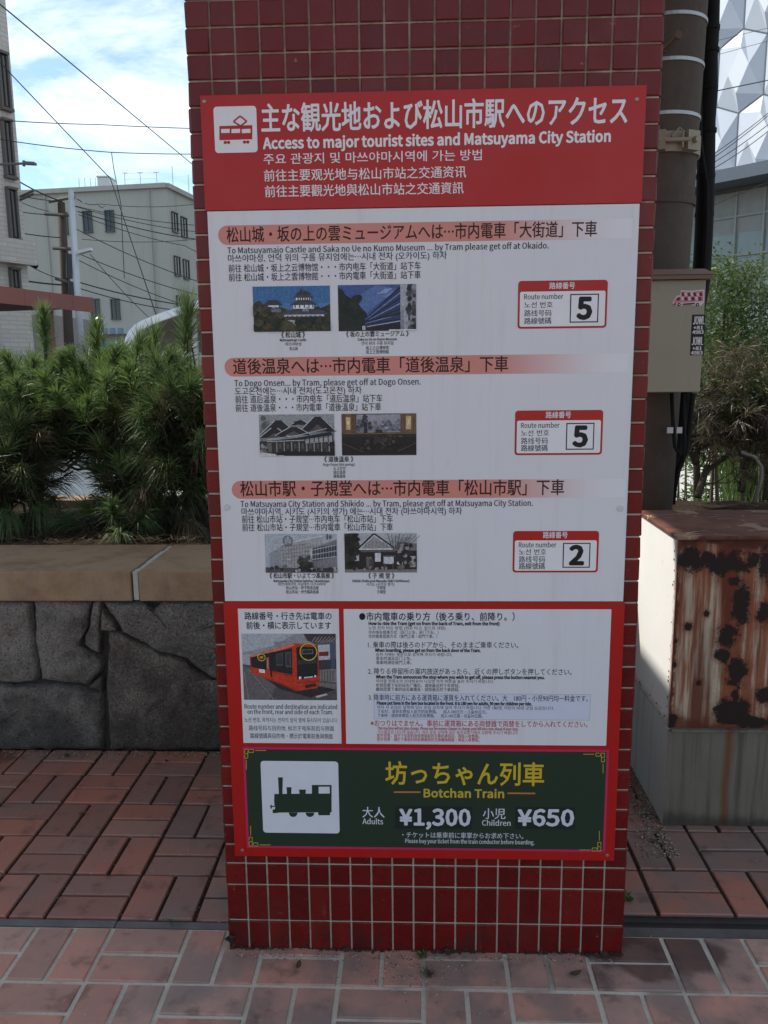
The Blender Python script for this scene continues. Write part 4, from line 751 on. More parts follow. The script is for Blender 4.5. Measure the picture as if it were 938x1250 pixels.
for i in range(2600):
    x, y = U(-2.4, 1.6), 1.5 + min(1.1, abs(random.gauss(0, .35))); z = 0.70 + U(-.004, .02); a = U(0, 6.28); l = U(.02, .05)
    q = Vector((math.cos(a), math.sin(a), U(-.15, .15)))*l; s_ = Vector((-math.sin(a), math.cos(a), 0))*.0014
    c_ = Vector((x, y, z)); b.add([c_ - q - s_, c_ + q - s_, c_ + q + s_, c_ - q + s_], [(0,1,2,3)])
tag(b.build('fallen_needles', M_dry, recalc=False), kind='stuff')

# ------------------------------------------------------------------ rusty box on the right
BX0, BX1, BY0, BY1, BZ, BM = 0.757, 1.62, 0.600, 1.025, 0.925, 0.322
rb = empty('rusty_box', (1.2, 0.8, 0), 'waist high cream steel box streaked with heavy rust, on a grey base beside the pillar', 'steel box')
m = NM('rusted_cream_paint', 0.6, 0.35)
X, Y_, Z = m.xyz()
nz = m.noise(9, 6, 0.65); nf = m.noise(40, 6, 0.7)
cream = m.mix(m.noise(5, 5), lin((176, 160, 138)), lin((204, 190, 168)))
stre = m.noise(1.0, 6, 0.65, m.map((34, 34, 1.6))); stre2 = m.noise(1.0, 5, 0.6, m.map((14, 14, 0.8), (3, 3, 1)))
zone = m.step(m.math('ADD', X, m.math('MULTIPLY', m.noise(4, 4), .12)), 0.86, 0.98)
fr = m.math('MULTIPLY', m.step(m.math('ADD', stre, m.math('MULTIPLY', zone, 0.12)), 0.50, 0.65), 0.9)
c = m.mix(fr, cream, lin((142, 70, 36)))
fr2 = m.math('MULTIPLY', m.step(m.math('ADD', stre2, m.math('MULTIPLY', zone, 0.13)), 0.55, 0.69), 0.92)
c = m.mix(fr2, c, lin((98, 36, 20)))
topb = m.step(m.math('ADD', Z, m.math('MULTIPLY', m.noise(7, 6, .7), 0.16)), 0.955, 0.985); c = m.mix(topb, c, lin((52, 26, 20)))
botb = m.step(m.math('ADD', m.math('MULTIPLY', Z, -1.0), m.math('MULTIPLY', nz, 0.12)), -0.31, -0.27); c = m.mix(m.math('MULTIPLY', botb, .9), c, lin((98, 44, 28)))
edge = m.step(m.math('ADD', m.math('MULTIPLY', X, -1.0), m.math('MULTIPLY', nf, 0.04)), -0.752, -0.742)
c = m.mix(edge, c, lin((96, 46, 30)))
spots = None
def B9(x, y): p = at(740 + x/1.894, 590 + y/1.894, BY0); return p.x, p.z
for (x, y, rx, ry) in [(188,178,34,26),(285,182,46,28),(375,180,24,36),(310,272,22,42),(278,355,20,26),(268,395,12,14),(300,440,20,36),(290,528,34,32),(345,552,50,14),(372,490,20,20),(150,552,14,20),(214,462,8,8),(190,330,8,10),(232,300,6,8),(365,300,14,24),(276,400,10,16),(290,428,9,12),(298,490,9,16),(300,225,16,14),(240,172,20,12),(340,176,18,16),(322,545,20,14),(158,420,5,7),(160,365,5,6),(156,250,6,8)]:
    cx_, cz_ = B9(x, y); rx_ = rx/1.894*.00228; rz_ = ry/1.894*.00228
    dx = m.math('DIVIDE', m.math('SUBTRACT', X, cx_), rx_); dz = m.math('DIVIDE', m.math('SUBTRACT', Z, cz_), rz_)
    dd = m.math('SQRT', m.math('ADD', m.math('MULTIPLY', dx, dx), m.math('MULTIPLY', dz, dz)))
    spots = dd if spots is None else m.math('MINIMUM', spots, dd)
sd_ = m.math('ADD', spots, m.math('ADD', m.math('MULTIPLY', m.math('SUBTRACT', m.noise(16, 9, 0.8), 0.5), 4.6), m.math('MULTIPLY', m.math('SUBTRACT', stre2, 0.5), 1.2)))
halo = m.step(sd_, 2.6, 1.0); c = m.mix(m.math('MULTIPLY', halo, .55), c, lin((112, 50, 26)))
c = m.mix(m.step(sd_, 1.35, 0.85), c, m.mix(m.noise(50, 5, .7), lin((24, 17, 15)), lin((46, 28, 22))))
m.col(c).rough(0.7).bump(m.math('ADD', m.step(sd_, 0.84, 0.98), m.math('MULTIPLY', nf, .4)), 0.35, 0.004); M_rustf = m.mat
m = NM('sunlit_box_paint', 0.65, 0.3); X, Y_, Z = m.xyz(); nf = m.noise(35, 6, 0.7); nz = m.noise(12, 5)
c = m.mix(m.noise(6, 5), lin((228, 226, 220)), lin((238, 236, 232)))  # left face whiter than the cream front, sunlight put into its paint
e1 = m.step(m.math('ADD', m.math('MULTIPLY', Y_, -1.0), m.math('MULTIPLY', nf, .05)), -0.60, -0.575); c = m.mix(m.math('MULTIPLY', e1, .8), c, lin((120, 62, 40)))
e2 = m.step(m.math('ADD', Z, m.math('MULTIPLY', nf, .05)), 0.935, 0.952); c = m.mix(m.math('MULTIPLY', e2, .7), c, lin((140, 80, 56)))
c = m.mix(m.math('MULTIPLY', m.step(m.noise(30, 4, .7, m.map((1,1,.35))), .67, .72), .8), c, lin((100, 60, 44)))
e3 = m.step(m.math('ADD', m.math('MULTIPLY', Z, -1.0), m.math('MULTIPLY', nz, .1)), -0.31, -0.27); c = m.mix(m.math('MULTIPLY', e3, .5), c, lin((150, 110, 84)))
m.col(c); M_rustl = m.mat
m = NM('rust_sheet', 0.75, 0.3); n_ = m.noise(6, 7, 0.65); c = m.ramp(n_, [(0.3, lin((66, 38, 30))), (0.5, lin((92, 54, 42))), (0.62, lin((112, 70, 54))), (0.8, lin((80, 48, 40)))])
v = m.n('ShaderNodeTexVoronoi', feature='DISTANCE_TO_EDGE'); v.inputs['Scale'].default_value = 9; m.set(v.inputs['Vector'], m.map((1, 2.2, 1)))
c = m.mix(m.math('MULTIPLY', m.math('LESS_THAN', v.outputs['Distance'], 0.018), m.step(m.noise(5, 3), .48, .56)), c, lin((196, 164, 128))); c = m.mix(m.math('MULTIPLY', m.step(m.noise(4, 4, .6, m.map((1,1,1),(2,2,0))), .58, .62), .6), c, lin((168, 140, 116))); m.col(c).bump(m.noise(50, 6, .7), .4, .004); M_rust = m.mat
m = NM('stained_base_lit', 0.7, 0.3); c = m.mix(m.noise(5, 6), lin((176, 180, 176)), lin((200, 202, 196))); c = m.mix(m.math('MULTIPLY', m.step(m.noise(1, 6, .65, m.map((26, 26, 1.2))), .5, .7), .5), c, lin((140, 138, 130)))  # base sides lightened, open sky light put into the stained colour
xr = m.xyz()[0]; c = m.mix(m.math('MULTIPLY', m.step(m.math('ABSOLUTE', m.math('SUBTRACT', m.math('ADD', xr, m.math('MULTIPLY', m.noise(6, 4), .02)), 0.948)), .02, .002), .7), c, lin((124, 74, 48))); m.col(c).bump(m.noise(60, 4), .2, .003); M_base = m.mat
b = MB(); b.box((BX0, BY0, BM + .002), (BX1, BY1, BZ - .012), 0)
for i in range(len(b.f)): b.m[i] = 1 if i == 5 else 0
b.build('body', [M_rustf, M_rustl], rb)
b = MB(); b.box((BX0 - .008, BY0 - .008, BZ - .012), (BX1 + .008, BY1 + .008, BZ), bev=.003); b.build('top_plate', M_rust, rb)
m = NM('stained_base_shaded', 0.7, 0.3); c = m.mix(m.noise(5, 6), lin((104, 98, 88)), lin((128, 120, 108))); c = m.mix(m.math('MULTIPLY', m.step(m.noise(1, 7, .7, m.map((30, 30, 1.1))), .46, .66), .65), c, lin((66, 60, 52)))  # front of the base darkened, its shade put in beside the stains
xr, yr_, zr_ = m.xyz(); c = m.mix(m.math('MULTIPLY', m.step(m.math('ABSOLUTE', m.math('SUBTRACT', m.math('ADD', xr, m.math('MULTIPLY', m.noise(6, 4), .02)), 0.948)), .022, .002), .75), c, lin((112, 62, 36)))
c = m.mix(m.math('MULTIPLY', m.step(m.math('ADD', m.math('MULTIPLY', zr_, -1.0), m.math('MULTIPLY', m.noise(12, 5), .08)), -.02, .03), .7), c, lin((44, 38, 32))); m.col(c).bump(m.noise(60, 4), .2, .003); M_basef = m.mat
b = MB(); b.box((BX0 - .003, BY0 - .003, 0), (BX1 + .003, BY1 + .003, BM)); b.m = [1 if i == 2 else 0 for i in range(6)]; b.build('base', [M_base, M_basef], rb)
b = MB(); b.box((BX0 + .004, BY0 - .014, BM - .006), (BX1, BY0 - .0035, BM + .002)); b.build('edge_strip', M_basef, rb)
for k in range(26):
    b = MB(); r_ = U(.0015, .0042)
    q = (BX0, BY0 + .02 + abs(random.gauss(0, .006)), U(BM + .03, BZ - .03)) if k < 14 else (BX0, U(BY0 + .02, BY1 - .03), BM + U(.008, .03))
    b.tube([(q[0] - .0015, q[1], q[2]), (q[0] + .002, q[1], q[2])], r_, 7); b.build('rivet', M_rust, rb)
# ------------------------------------------------------------------ utility pole, its cabinet and cables
up = empty('utility_pole', (0.965, 1.80, 0.7), 'thick brown grey concrete utility pole with steel bands right of the pillar', 'utility pole')
PB, PT = Vector((0.945, 1.80, 0.55)), Vector((1.10, 1.80, 8.0))
pax = lambda z: PB.lerp(PT, (z - PB.z)/(PT.z - PB.z))
prad = lambda z: 0.150 - 0.002*(z - .5)
b = MB(); b.tube([pax(z) for z in (.55, 2, 4, 8)], [prad(z) for z in (.55, 2, 4, 8)], 40); b.build('shaft', M_pole, up, smooth=True)
def band(z, w, t, mat, name, tilt=0.0):
    b = MB(); n = 40; vs = []; c = pax(z); r = prad(z)
    for (rr, dz) in ((r + .0005, -w/2), (r + t, -w/2), (r + t, w/2), (r + .0005, w/2)):
        for k in range(n): a = 2*math.pi*k/n; vs.append((c.x + rr*math.cos(a), c.y + rr*math.sin(a), z + dz + tilt*math.cos(a)*r))
    fs = [(s*n+k, s*n+(k+1)%n, ((s+1)%4)*n+(k+1)%n, ((s+1)%4)*n+k) for s in range(4) for k in range(n)]
    b.add(vs, fs); b.build(name, mat, up, smooth=False)
for py_ in (12, 68, 134): band(at(830, py_ + 2, 1.65).z, .013, .004, M_metal, 'steel_band')
zc = at(830, 172, 1.65).z; M_clamp = simple('weathered_clamp', lin((150, 138, 122)), .6, .4, .3, var=.2, scale=20)
band(zc, .075, .010, M_clamp, 'clamp_band'); band(at(830, 240, 1.65).z, .035, .007, M_pole, 'clamp_band')
b = MB()
for (a0, w_) in ((-62, .030), (-112, .04)):
    c = pax(zc); a = math.radians(a0); e = Vector((math.cos(a), math.sin(a), 0)); t_ = Vector((-math.sin(a), math.cos(a), 0))
    b.obox(c + e*(prad(zc) + .020), e*.018, t_*w_, Vector((0,0,.036)))
c = pax(zc); e0 = Vector((math.cos(math.radians(-88)), math.sin(math.radians(-88)), 0)); t0 = Vector((-e0.y, e0.x, 0))
p0 = c + e0*(prad(zc) + .026)
b.tube([p0 - t0*.06, p0 + t0*.06], .009, 10); b.tube([p0 - t0*.01 + Vector((0,0,.012)), p0 + t0*.018 + Vector((0,-.004,.042)), p0 + t0*.034 + Vector((0,0,.03)), p0 + t0*.034 + Vector((0,0,-.03))], .0045, 8)
p1 = c + Vector((math.cos(math.radians(-62)), math.sin(math.radians(-62)), 0))*(prad(zc) + .04); b.tube([p1, p1 + Vector((.008,-.012,0))], .012, 6)
b.build('clamp_bolt', M_clamp, up)
b = MB(); pa_, pb_ = at(809, 61, 1.665), at(826.5, 44, 1.56); b.tube([pa_, pb_], .0085, 10); b.tube([pb_, pb_ + (pb_ - pa_).normalized()*.014], .0155, 10); b.tube([pa_ - (pb_-pa_)*.1, pa_ + (pb_-pa_)*.12], .014, 6); b.build('step_bolt', simple('rusty_bolt', (0.12, 0.075, 0.055), .7, .3, .2, var=.4, scale=40), up, smooth=False)
CX1 = at(862.5, 340, 1.50).x; CZ0, CZ1 = at(800, 479, 1.50).z, at(800, 342, 1.50).z; CXL = 0.74
cb = empty('meter_cabinet', (0.95, 1.58, CZ0), 'beige steel cabinet with brown lid and two stickers, fixed to the utility pole', 'cabinet')
b = MB(); b.box((CXL, 1.50, CZ0), (CX1, 1.66, CZ1), bev=.004); cbb = b.build('body', M_enamel, cb)
b = MB(); b.prism([(CXL - .02, 1.475, CZ1 + .001), (CX1 + .014, 1.475, CZ1 + .001), (CX1 + .014, 1.475, CZ1 + .016), (CXL - .02, 1.475, CZ1 + .016)], (0, .20, 0)); b.prism([(CX1 + .024, 1.468, CZ1 + .017), (CX1 - .008, 1.50, CZ1 + .040), (CXL, 1.50, CZ1 + .040), (CXL - .028, 1.468, CZ1 + .017)], (0, .2, .0)); b.build('lid', M_lid, cb)
def cabpx(x, y): p = at(x, y, 1.4992); return p.x, p.z
def c7p(l): return [cabpx(770 + x/3.29, 240 + y/3.29) for x, y in l]
def stick(name, layers):
    b = MB(); mats = []
    for k, (c, pts) in enumerate(layers):
        if flat(c) not in mats: mats.append(flat(c))
        b.poly([(x, 1.4996 - .0002*k, z) for x, z in c7p(pts)], mats.index(flat(c)))
    return b.build(name, mats, cb, recalc=False)
PK = (212, 128, 140); WT = (214, 206, 208); MR = (92, 30, 46)
ly = [(WT, [(168,428),(176,412),(186,398),(200,396),(202,376),(240,378),(296,373),(296,424),(284,438),(262,440),(240,434),(212,436),(194,442),(180,438)]), (PK, [(172,424),(180,412),(190,402),(202,402),(206,380),(240,383),(292,378),(292,420),(176,428)]), (MR, [(184,412),(192,404),(198,404),(198,416),(186,418)])]
for k in range(7): ly.append((WT if k % 2 else MR, [(204+12*k,386+3*(k%3)),(212+12*k,384),(216+12*k,398),(208+12*k,400)]))
for k in range(6): ly.append((WT if k % 2 == 0 else MR, [(202+14*k,404),(212+14*k,402+2*(k%2)),(214+14*k,416),(204+14*k,418)]))
ly += [(BLACK, disc(0, 194, 434, 7, 10)), (BLACK, disc(0, 268, 434, 7, 10)), (BLACK, disc(0,178,432,4,8)), (WT, disc(0,194,434,3,8)), (WT, disc(0,268,434,3,8)), (MR, [(208,430),(256,426),(256,432),(208,435)])]
stick('truck_sticker', ly)
ly = [(BLACK, [(247,474),(301,473),(294,637),(238,638)])]
stick('black_sticker', ly)
def cabtext(s, x0, yb, x1, h, bold):
    co, faces = glyphs(s, bold); (X0, Z0), (X1, _), (_, Z1) = c7p([(x0, yb), (x1, yb), (x0, yb - h)])
    a, c = co[:,0].min(), co[:,0].max(); lo_, hi_ = co[:,1].min(), co[:,1].max()
    mb = MB(); kx = (X1-X0)/(c-a)
    for k, o_ in enumerate((-.02, 0, .02)): mb.add([(X0 + (x-a+o_)*kx, 1.4988 - k*1e-5, Z0 + (y-lo_)/(hi_-lo_)*(Z1-Z0)) for x, y, _ in co], faces)
    me = bpy.data.meshes.new('lettering'); me.from_pydata(mb.v, [], mb.f); link('lettering', me, flat(WT), cb)
for s, x0, yb, x1, h, bo in (('JOWL', 251, 514, 296, 34, .03), ('+81', 252, 534, 290, 15, .04), ('4983', 248, 552, 292, 15, .03), ('JOWL', 246, 597, 290, 34, .03), ('+81', 248, 617, 285, 15, .04), ('4983', 242, 635, 288, 15, .03)): cabtext(s, x0, yb, x1, h, bo)
# black cable bundle
cbl = empty('cable_bundle', at(850, 330, 1.85), 'bulky black wrapped cable bundle running down beside the utility pole', 'cables')
def pp(l, Y, j=.0): return [at(x + U(-j, j), y + U(-j, j), Y) for x, y in l]
b = MB(); pts = pp([(871, -60), (869, 20), (867, 40), (866, 70), (865, 110), (863, 150), (862, 200), (861, 240), (859, 290), (856, 345), (848, 400), (838, 480), (832, 520), (822, 580), (818, 615)], 1.90)
b.tube(pts, [.030, .031, .036, .034, .037, .035, .037, .038, .038, .038, .03, .028, .026, .024, .024], 12); b.build('wrapped_core', M_black, cbl, smooth=True)
b = MB(); b.tube(pp([(862, -60), (860, 30), (857, 75), (855, 120), (855, 170), (859, 200), (863, 225), (863, 270), (858, 340)], 1.84), .0085, 8); b.build('loose_cable', M_black, cbl, smooth=True)
b = MB(); b.tube(pp([(846, 480), (842, 520), (838, 550), (828, 575), (822, 600)], 1.78), .012, 8); b.tube(pp([(820, 480), (822, 520), (824, 545), (834, 565), (836, 540), (834, 480)], 1.62), .008, 8); b.build('loose_cable', M_black, cbl, smooth=True)
b = MB()
for py_ in (35, 62, 108, 160, 215, 262): 
    p = at(866 - (py_-60)*.03, py_, 1.90); b.tube([p + Vector((0,0,-.008)), p + Vector((0,0,.008))], .040, 12)
b.build('cable_tie', M_black, cbl)
b = MB(); p = at(823, 525, 1.6); b.box((p.x - .03, p.y - .01, p.z - .012), (p.x - .006, p.y, p.z + .012)); b.box((p.x + .008, p.y - .01, p.z - .012), (p.x + .03, p.y, p.z + .012)); b.build('cable_clip', M_metal, cbl)

# ------------------------------------------------------------------ shrubs on the right
def leafy(mb, p, n, spread, size, m=0):
    for k in range(n):
        o = Vector(p) + Vector((random.gauss(0, spread), random.gauss(0, spread), random.gauss(0, spread*.7)))
        a = Vector((U(-1,1), U(-1,1), U(-.6,.6))).normalized(); c = a.cross(Vector((U(-1,1), U(-1,1), 1))).normalized(); s_ = size*U(.6, 1.3)
        mb.add([o - a*s_, o + c*s_*.45, o + a*s_, o - c*s_*.45], [(0,1,2,3)], m)
def twigs(mb, p, d, depth, L, r, ends):
    q = p + d*L*U(.7, 1.2); md = p.lerp(q, .5) + Vector((U(-1,1), U(-1,1), U(-1,1)))*L*.12
    mb.tube([p, md, q], [r, r*.85, r*.7], 5, cap=False)
    if depth == 0: ends.append(q); return
    for k in range(random.choice((2, 2, 3))):
        dd = (d + Vector((U(-1,1), U(-1,1), U(-.7,.9)))*.75).normalized(); twigs(mb, q, dd, depth-1, L*.74, r*.64, ends)
gr = empty('leafy_shrub', at(885, 600, 3.2), 'green feathery shrub rising behind the beige cabinet', 'shrub', 'shrubs right of the pillar')
bt = MB(); bl_ = MB(); ends = []
for px_, pt_ in ((868, 350), (885, 335), (905, 345), (930, 400), (945, 380)):
    b0 = at(px_ + 6, 560, 3.2); b0.z = -.02; p1 = at(px_, pt_ + 40, 3.2 + U(-.3, .3)); bt.tube([b0, b0.lerp(p1, .5) + Vector((U(-.05,.05),0,0)), p1], [.014, .011, .007], 5)
    for k in range(4): twigs(bt, b0.lerp(p1, .55 + .15*k), Vector((U(-.8,.8), U(-.5,.5), .8)).normalized(), 2, .13, .006, ends)
for e in ends: leafy(bl_, e, 60, .05, .011)
for (px_, py_) in ((880,325),(872,345),(890,350),(905,340),(868,372),(888,378),(900,368),(915,360),(876,400),(895,405),(870,425),(930,385),(925,410),(940,370),(862,350),(880,420),(900,430),(915,425),(866,395),(935,425),(908,395),(885,445),(905,455),(870,450),(862,330),(868,425),(890,415),(910,410),(920,440),(935,455),(865,470),(895,470),(925,470),(850,365),(855,420)): leafy(bl_, at(px_, py_, 3.1 + U(-.3,.3)), 420, .075, .0115)
bt.build('stem', M_twig, gr, recalc=False); bl_.build('foliage', M_leaf, gr, recalc=False)
br = empty('bare_shrub', at(880, 600, 2.5), 'bare brown tangled shrub of dead twigs right of the utility pole', 'shrub', 'shrubs right of the pillar')
bt = MB(); bd_ = MB(); ends = []
base_ = at(852, 606, 2.45)
stems = [((852, 606), (850, 560), (858, 520), (880, 495)), ((852, 606), (862, 575), (890, 555), (915, 560), (945, 575)), ((850, 565), (840, 540), (850, 500), (845, 470)), ((900, 555), (905, 520), (925, 495), (950, 480)), ((905, 600), (912, 560), (905, 530), (890, 500)), ((858, 520), (880, 515), (910, 520), (945, 515)), ((935, 610), (940, 560), (930, 520), (940, 470))]
for st in stems:
    pts = [at(x, y, 2.45 + .05*i + U(-.05, .05)) for i, (x, y) in enumerate(st)]; bt.tube(pts, [.020 - .0035*i for i in range(len(pts))], 7)
    for k in range(9):
        i = random.randrange(1, len(pts)); twigs(bt, pts[i].lerp(pts[i-1], R()), Vector((U(-1,1), U(-.6,.6), U(-.2,1))).normalized(), 3, .10, .005, ends)
for k in range(70): leafy(bd_, at(U(850, 965), U(440, 535), 2.35 + U(-.1, .5)), 40, .05, .010, 2)
for k in range(16): p = at(U(855, 960), U(455, 520), 2.45 + U(-.2, .4)); twigs(bt, p, Vector((U(-1,1), U(-.6,.6), U(-.3,1))).normalized(), 3, .11, .005, ends)
for e in ends:
    if R() < .75: needles(bd_, e, Vector((U(-1,1), U(-1,1), U(-.6,.8))), .06, 14, .075, .0014, .3, 0)
for k in range(120): p = at(U(848, 965), U(482, 538), 2.5 + U(-.2, .4)); needles(bd_, p, Vector((U(-1,1), U(-1,1), U(-.8,.3))), .10, 40, .10, .0017, .3, 1)
needles(bd_, at(832, 497, 2.2), Vector((-.6, -.5, -.3)), .08, 46, .10, .0014, .4, 0)
bt.build('stem', M_twig, br, recalc=False, smooth=True); bd_.build('foliage', [M_dry, leafmat('withered_needle', [(.016,.013,.010),(.028,.021,.015),(.045,.033,.022)], .1), M_leaf], br, recalc=False)
gb = empty('bright_bush', (2.4, 5.6, 0), 'sunlit bright green bush seen through the bare twigs low behind the box', 'bush', 'shrubs right of the pillar')
bt = MB(); bl_ = MB()
for k in range(44):
    p = at(U(825, 960), U(535, 640), 5.6 + U(-.2, .5)); b0 = Vector((p.x + U(-.1,.1), p.y, -.02)); bt.tube([b0, p], [.008, .004], 4); leafy(bl_, p, 90, .11, .03)
bt.build('stem', M_twig, gb, recalc=False); bl_.build('foliage', M_leaf2, gb, recalc=False)
tl = empty('tall_grass_clump', at(935, 430, 4.6), 'pale upright grassy leaves behind the feathery shrub at the right edge', 'plant', 'shrubs right of the pillar')
bl_ = MB()
for k in range(900):
    p = at(U(895, 985), 470, 4.4 + U(0, .6)); p.z = U(-.01, .9); d = Vector((random.gauss(0,.25), random.gauss(0,.25), 1)).normalized()*U(.5, 1.05); s_ = Vector((U(-1,1), U(-1,1), 0)).normalized()*.006
    bl_.add([p - s_, p + s_, p + d*.6 + s_, p + d*.6 - s_, p + d + Vector((d.x*.3, 0, -.05))], [(0,1,2,3),(3,2,4)])
bl_.build('foliage', M_leaf, tl, recalc=False)
b = MB(); b.tube(pp([(922, 612), (930, 585), (930, 570), (922, 558), (905, 552)], 2.3), .009, 8); tag(b.build('bent_twig', simple('pale_twig', (.24, .22, .19), .6, .3), smooth=True), 'thin pale bent pipe standing in the planter soil at right', 'twig')  # thin pale branch, modelled as a bent tube

# a few dry leaves blown against the kerb and the pillar foot
for k, (x, y) in enumerate(((-.93, .98), (-1.32, 1.02), (-.62, .96), (.66, .72), (.70, .50), (-.30, -.05), (.36, -.06), (-1.1, .62))):
    b = MB(); a = U(0, 6.28); l = U(.012, .022); w = l*.42; pts = []
    for i in range(5):
        t = -1 + i*.5; ww = w*(1 - t*t)**.5 if abs(t) < 1 else .0006
        pts.append((t*l, ww, .004 + .004*t*t + U(0, .002)))
    vs = [Vector((x + px_*math.cos(a) - sg*py_*math.sin(a), y + px_*math.sin(a) + sg*py_*math.cos(a), pz + abs(py_)*.3)) for px_, py_, pz in pts for sg in (1, -1)]
    b.add(vs, [(2*i, 2*i+1, 2*i+3, 2*i+2) for i in range(4)])
    tag(b.build('dry_leaf', M_dry, recalc=False), 'small curled dry leaf lying on the brick paving near the pillar or planter', 'leaf', 'dry leaves on the paving')
# weeds at the paving
def weed(x, y, n, h, label, mat, w=.003):
    b = MB()
    for k in range(n):
        a = U(0, 6.28); d = Vector((math.cos(a)*U(.2,.9), math.sin(a)*U(.2,.9), 1)).normalized()*h*U(.5, 1.2); p = Vector((x + U(-.008,.008), y + U(-.008,.008), 0)); s_ = Vector((-math.sin(a), math.cos(a), 0))*w
        tip = p + d; b.add([p - s_*.4, p + s_*.4, p + d*.6 + s_, p + d*.6 - s_, tip + Vector((d.x*.4, d.y*.4, -h*.15))], [(0,1,2,3),(3,2,4)])
    tag(b.build('weed', mat, recalc=False), label, 'weed', 'weeds in the paving joints')
px_ = at(522, 1166, 0); weed(0.0, -0.006, 26, .020, 'tiny green weed sprouting at the middle of the pillar foot', M_leaf2, .002)
weed(.012, -0.07, 46, .026, 'dry brown weed straggling over the front paving before the pillar foot', M_dry, .0012)
weed(.555, .225, 16, .022, 'small green weed in the paving between the pillar and the rusty box', M_leaf2, .004)
weed(-.653, .10, 10, .03, 'yellowish weed blade in the kerb joint left of the pillar', M_leaf2, .0015)

# ------------------------------------------------------------------ background left
# grey apartment block
def facewin(mb_f, mb_g, o, ux, uz, n, w, h, t=.08):         # recessed-looking framed window on a wall plane
    pass
gbd = empty('grey_building', (-19, 52, 0), 'plain light grey four storey building with few small windows and a rooftop tank', 'building')
Dg = 52.0
A = at(20, 236, Dg + 1.5); Bc = at(203, 229, Dg); Cc = at(246, 254, Dg + 7.5)
zt_ = Bc.z; A = Vector((A.x - 6, A.y + .8, 0)); Bc = Vector((Bc.x, Bc.y, 0)); Cc = Vector((Cc.x + 1.0, Cc.y + 2, 0))
Dd = A + (Cc - Bc)
M_gw = NM('grey_render', .85, .2); c = M_gw.mix(M_gw.noise(.35, 6, .6), lin((174, 171, 162)), lin((188, 185, 176))); c = M_gw.mix(M_gw.math('MULTIPLY', M_gw.step(M_gw.noise(1, 6, .65, M_gw.map((1.2, 1.2, .12))), .52, .75), .3), c, lin((132, 128, 120))); M_gw.col(c); M_gw = M_gw.mat
b = MB(); b.prism([A, Bc, Cc, Dd], (0, 0, zt_)); b.build('wall', M_gw, gbd)
ux1 = (Bc - A).normalized(); n1_ = Vector((ux1.y, -ux1.x, 0)); ux2 = (Cc - Bc).normalized(); n2_ = Vector((ux2.y, -ux2.x, 0))
b = MB()
for P0, P1, nn in ((A, Bc, n1_), (Bc, Cc, n2_)):
    d = (P1 - P0); b.obox(P0 + d/2 + nn*.06 + Vector((0,0,zt_ + .12)), d/2 + d.normalized()*.06, nn*.16, Vector((0,0,.14)))
b.build('parapet', M_gw, gbd)
def hit(px, py, P0, nn):
    d = ray(px, py); return CAM + d * ((P0 - CAM).dot(nn) / d.dot(nn))
def window(px, py, wpx, hpx, P0, ux, nn, parent, fm=None, gm=None):
    c = hit(px, py, P0, nn); s = (c - CAM).length / FPX
    xr = (c - CAM).dot(RT) / (c - CAM).dot(FW); sc = max(.15, abs(ux.dot(RT) - xr * ux.dot(FW))); w = wpx*s/sc/2; h = hpx*s/2
    b = MB()
    for q, a_, b__ in ((Vector((0,0,h)), w + .03, .03), (Vector((0,0,-h)), w + .05, .035)): b.obox(c + q + nn*.05, ux*a_, nn*.09, Vector((0,0,b__)))
    for sg in (-1, 1): b.obox(c + ux*sg*w + nn*.05, ux*.03, nn*.05, Vector((0,0,h - .04)))
    b.obox(c + nn*.04, ux*.03, nn*.05, Vector((0,0,h - .075)))
    f = b.build('window', fm or M_frame, parent)
    g = MB(); g.obox(c + nn*.022, ux*(w - .031), nn*.02, Vector((0,0,h - .04))); go = g.build('pane', gm or M_glass); go.parent = f
    return f
for px, py in ((107.5, 271), (134.5, 270), (117, 377.5), (141.5, 377.5)): window(px, py, 9, 22, A, ux1, n1_, gbd)
for px, py in ((78, 273), ): window(px, py, 9, 22, A, ux1, n1_, gbd)
for px, py in ((213, 271.5), (224.3, 277.5), (216, 325), (227, 329), (219, 373), (229.5, 377)): window(px, py, 6, 21, Bc, ux2, n2_, gbd)
b = MB(); c0 = at(126.5, 230, Dg + 3); s = 55/FPX
b.box((c0.x - 7.2*s, c0.y, zt_), (c0.x + 7.2*s, c0.y + 1.4, zt_ + 1.35), bev=.05); b.box((c0.x - 7.6*s, c0.y - .05, zt_ + 1.35), (c0.x + 7.6*s, c0.y + 1.45, zt_ + 1.43)); b.build('roof_tank', simple('tank_steel', (.5, .52, .54), .45, .5, .3), gbd)
b = MB()
for px in (97, 104, 111, 117): c = at(px, 226, Dg + 2); b.tube([(c.x, c.y, zt_ - .1), (c.x, c.y, zt_ + 1.1)], .018, 5)
for px in (153, 172, 192): c = at(px, 226, Dg + 1.2); b.tube([(c.x, c.y, zt_ - .1), (c.x, c.y, zt_ + 1.2)], .02, 5); b.tube([(c.x - .18, c.y, zt_ + 1.18), (c.x + .18, c.y, zt_ + 1.18)], .02, 5)
for px in (212, 231): c = hit(px, 238, Bc, n2_); b.tube([(c.x, c.y, zt_ - .1), (c.x, c.y, zt_ + 1.5)], .02, 5)
c = at(153, 226, Dg + 1.2); e = at(192, 226, Dg + 1.2)
for k in (.8, 1.15): b.tube([(c.x, c.y, zt_ + k), (e.x, e.y, zt_ + k)], .01, 4)
b.build('roof_railing', M_metal, gbd)
for px_a in (186, 60):
    b = MB(); q = hit(px_a, 300, A, n1_); b.tube([(q.x + n1_.x*.1, q.y + n1_.y*.1, 0), (q.x + n1_.x*.1, q.y + n1_.y*.1, zt_ - .1)], .05, 8); b.build('downpipe', M_gw, gbd)
b = MB(); p0 = hit(124, 404, A, n1_); p1 = hit(160, 404, A, n1_); sp = (p0 - CAM).length/FPX
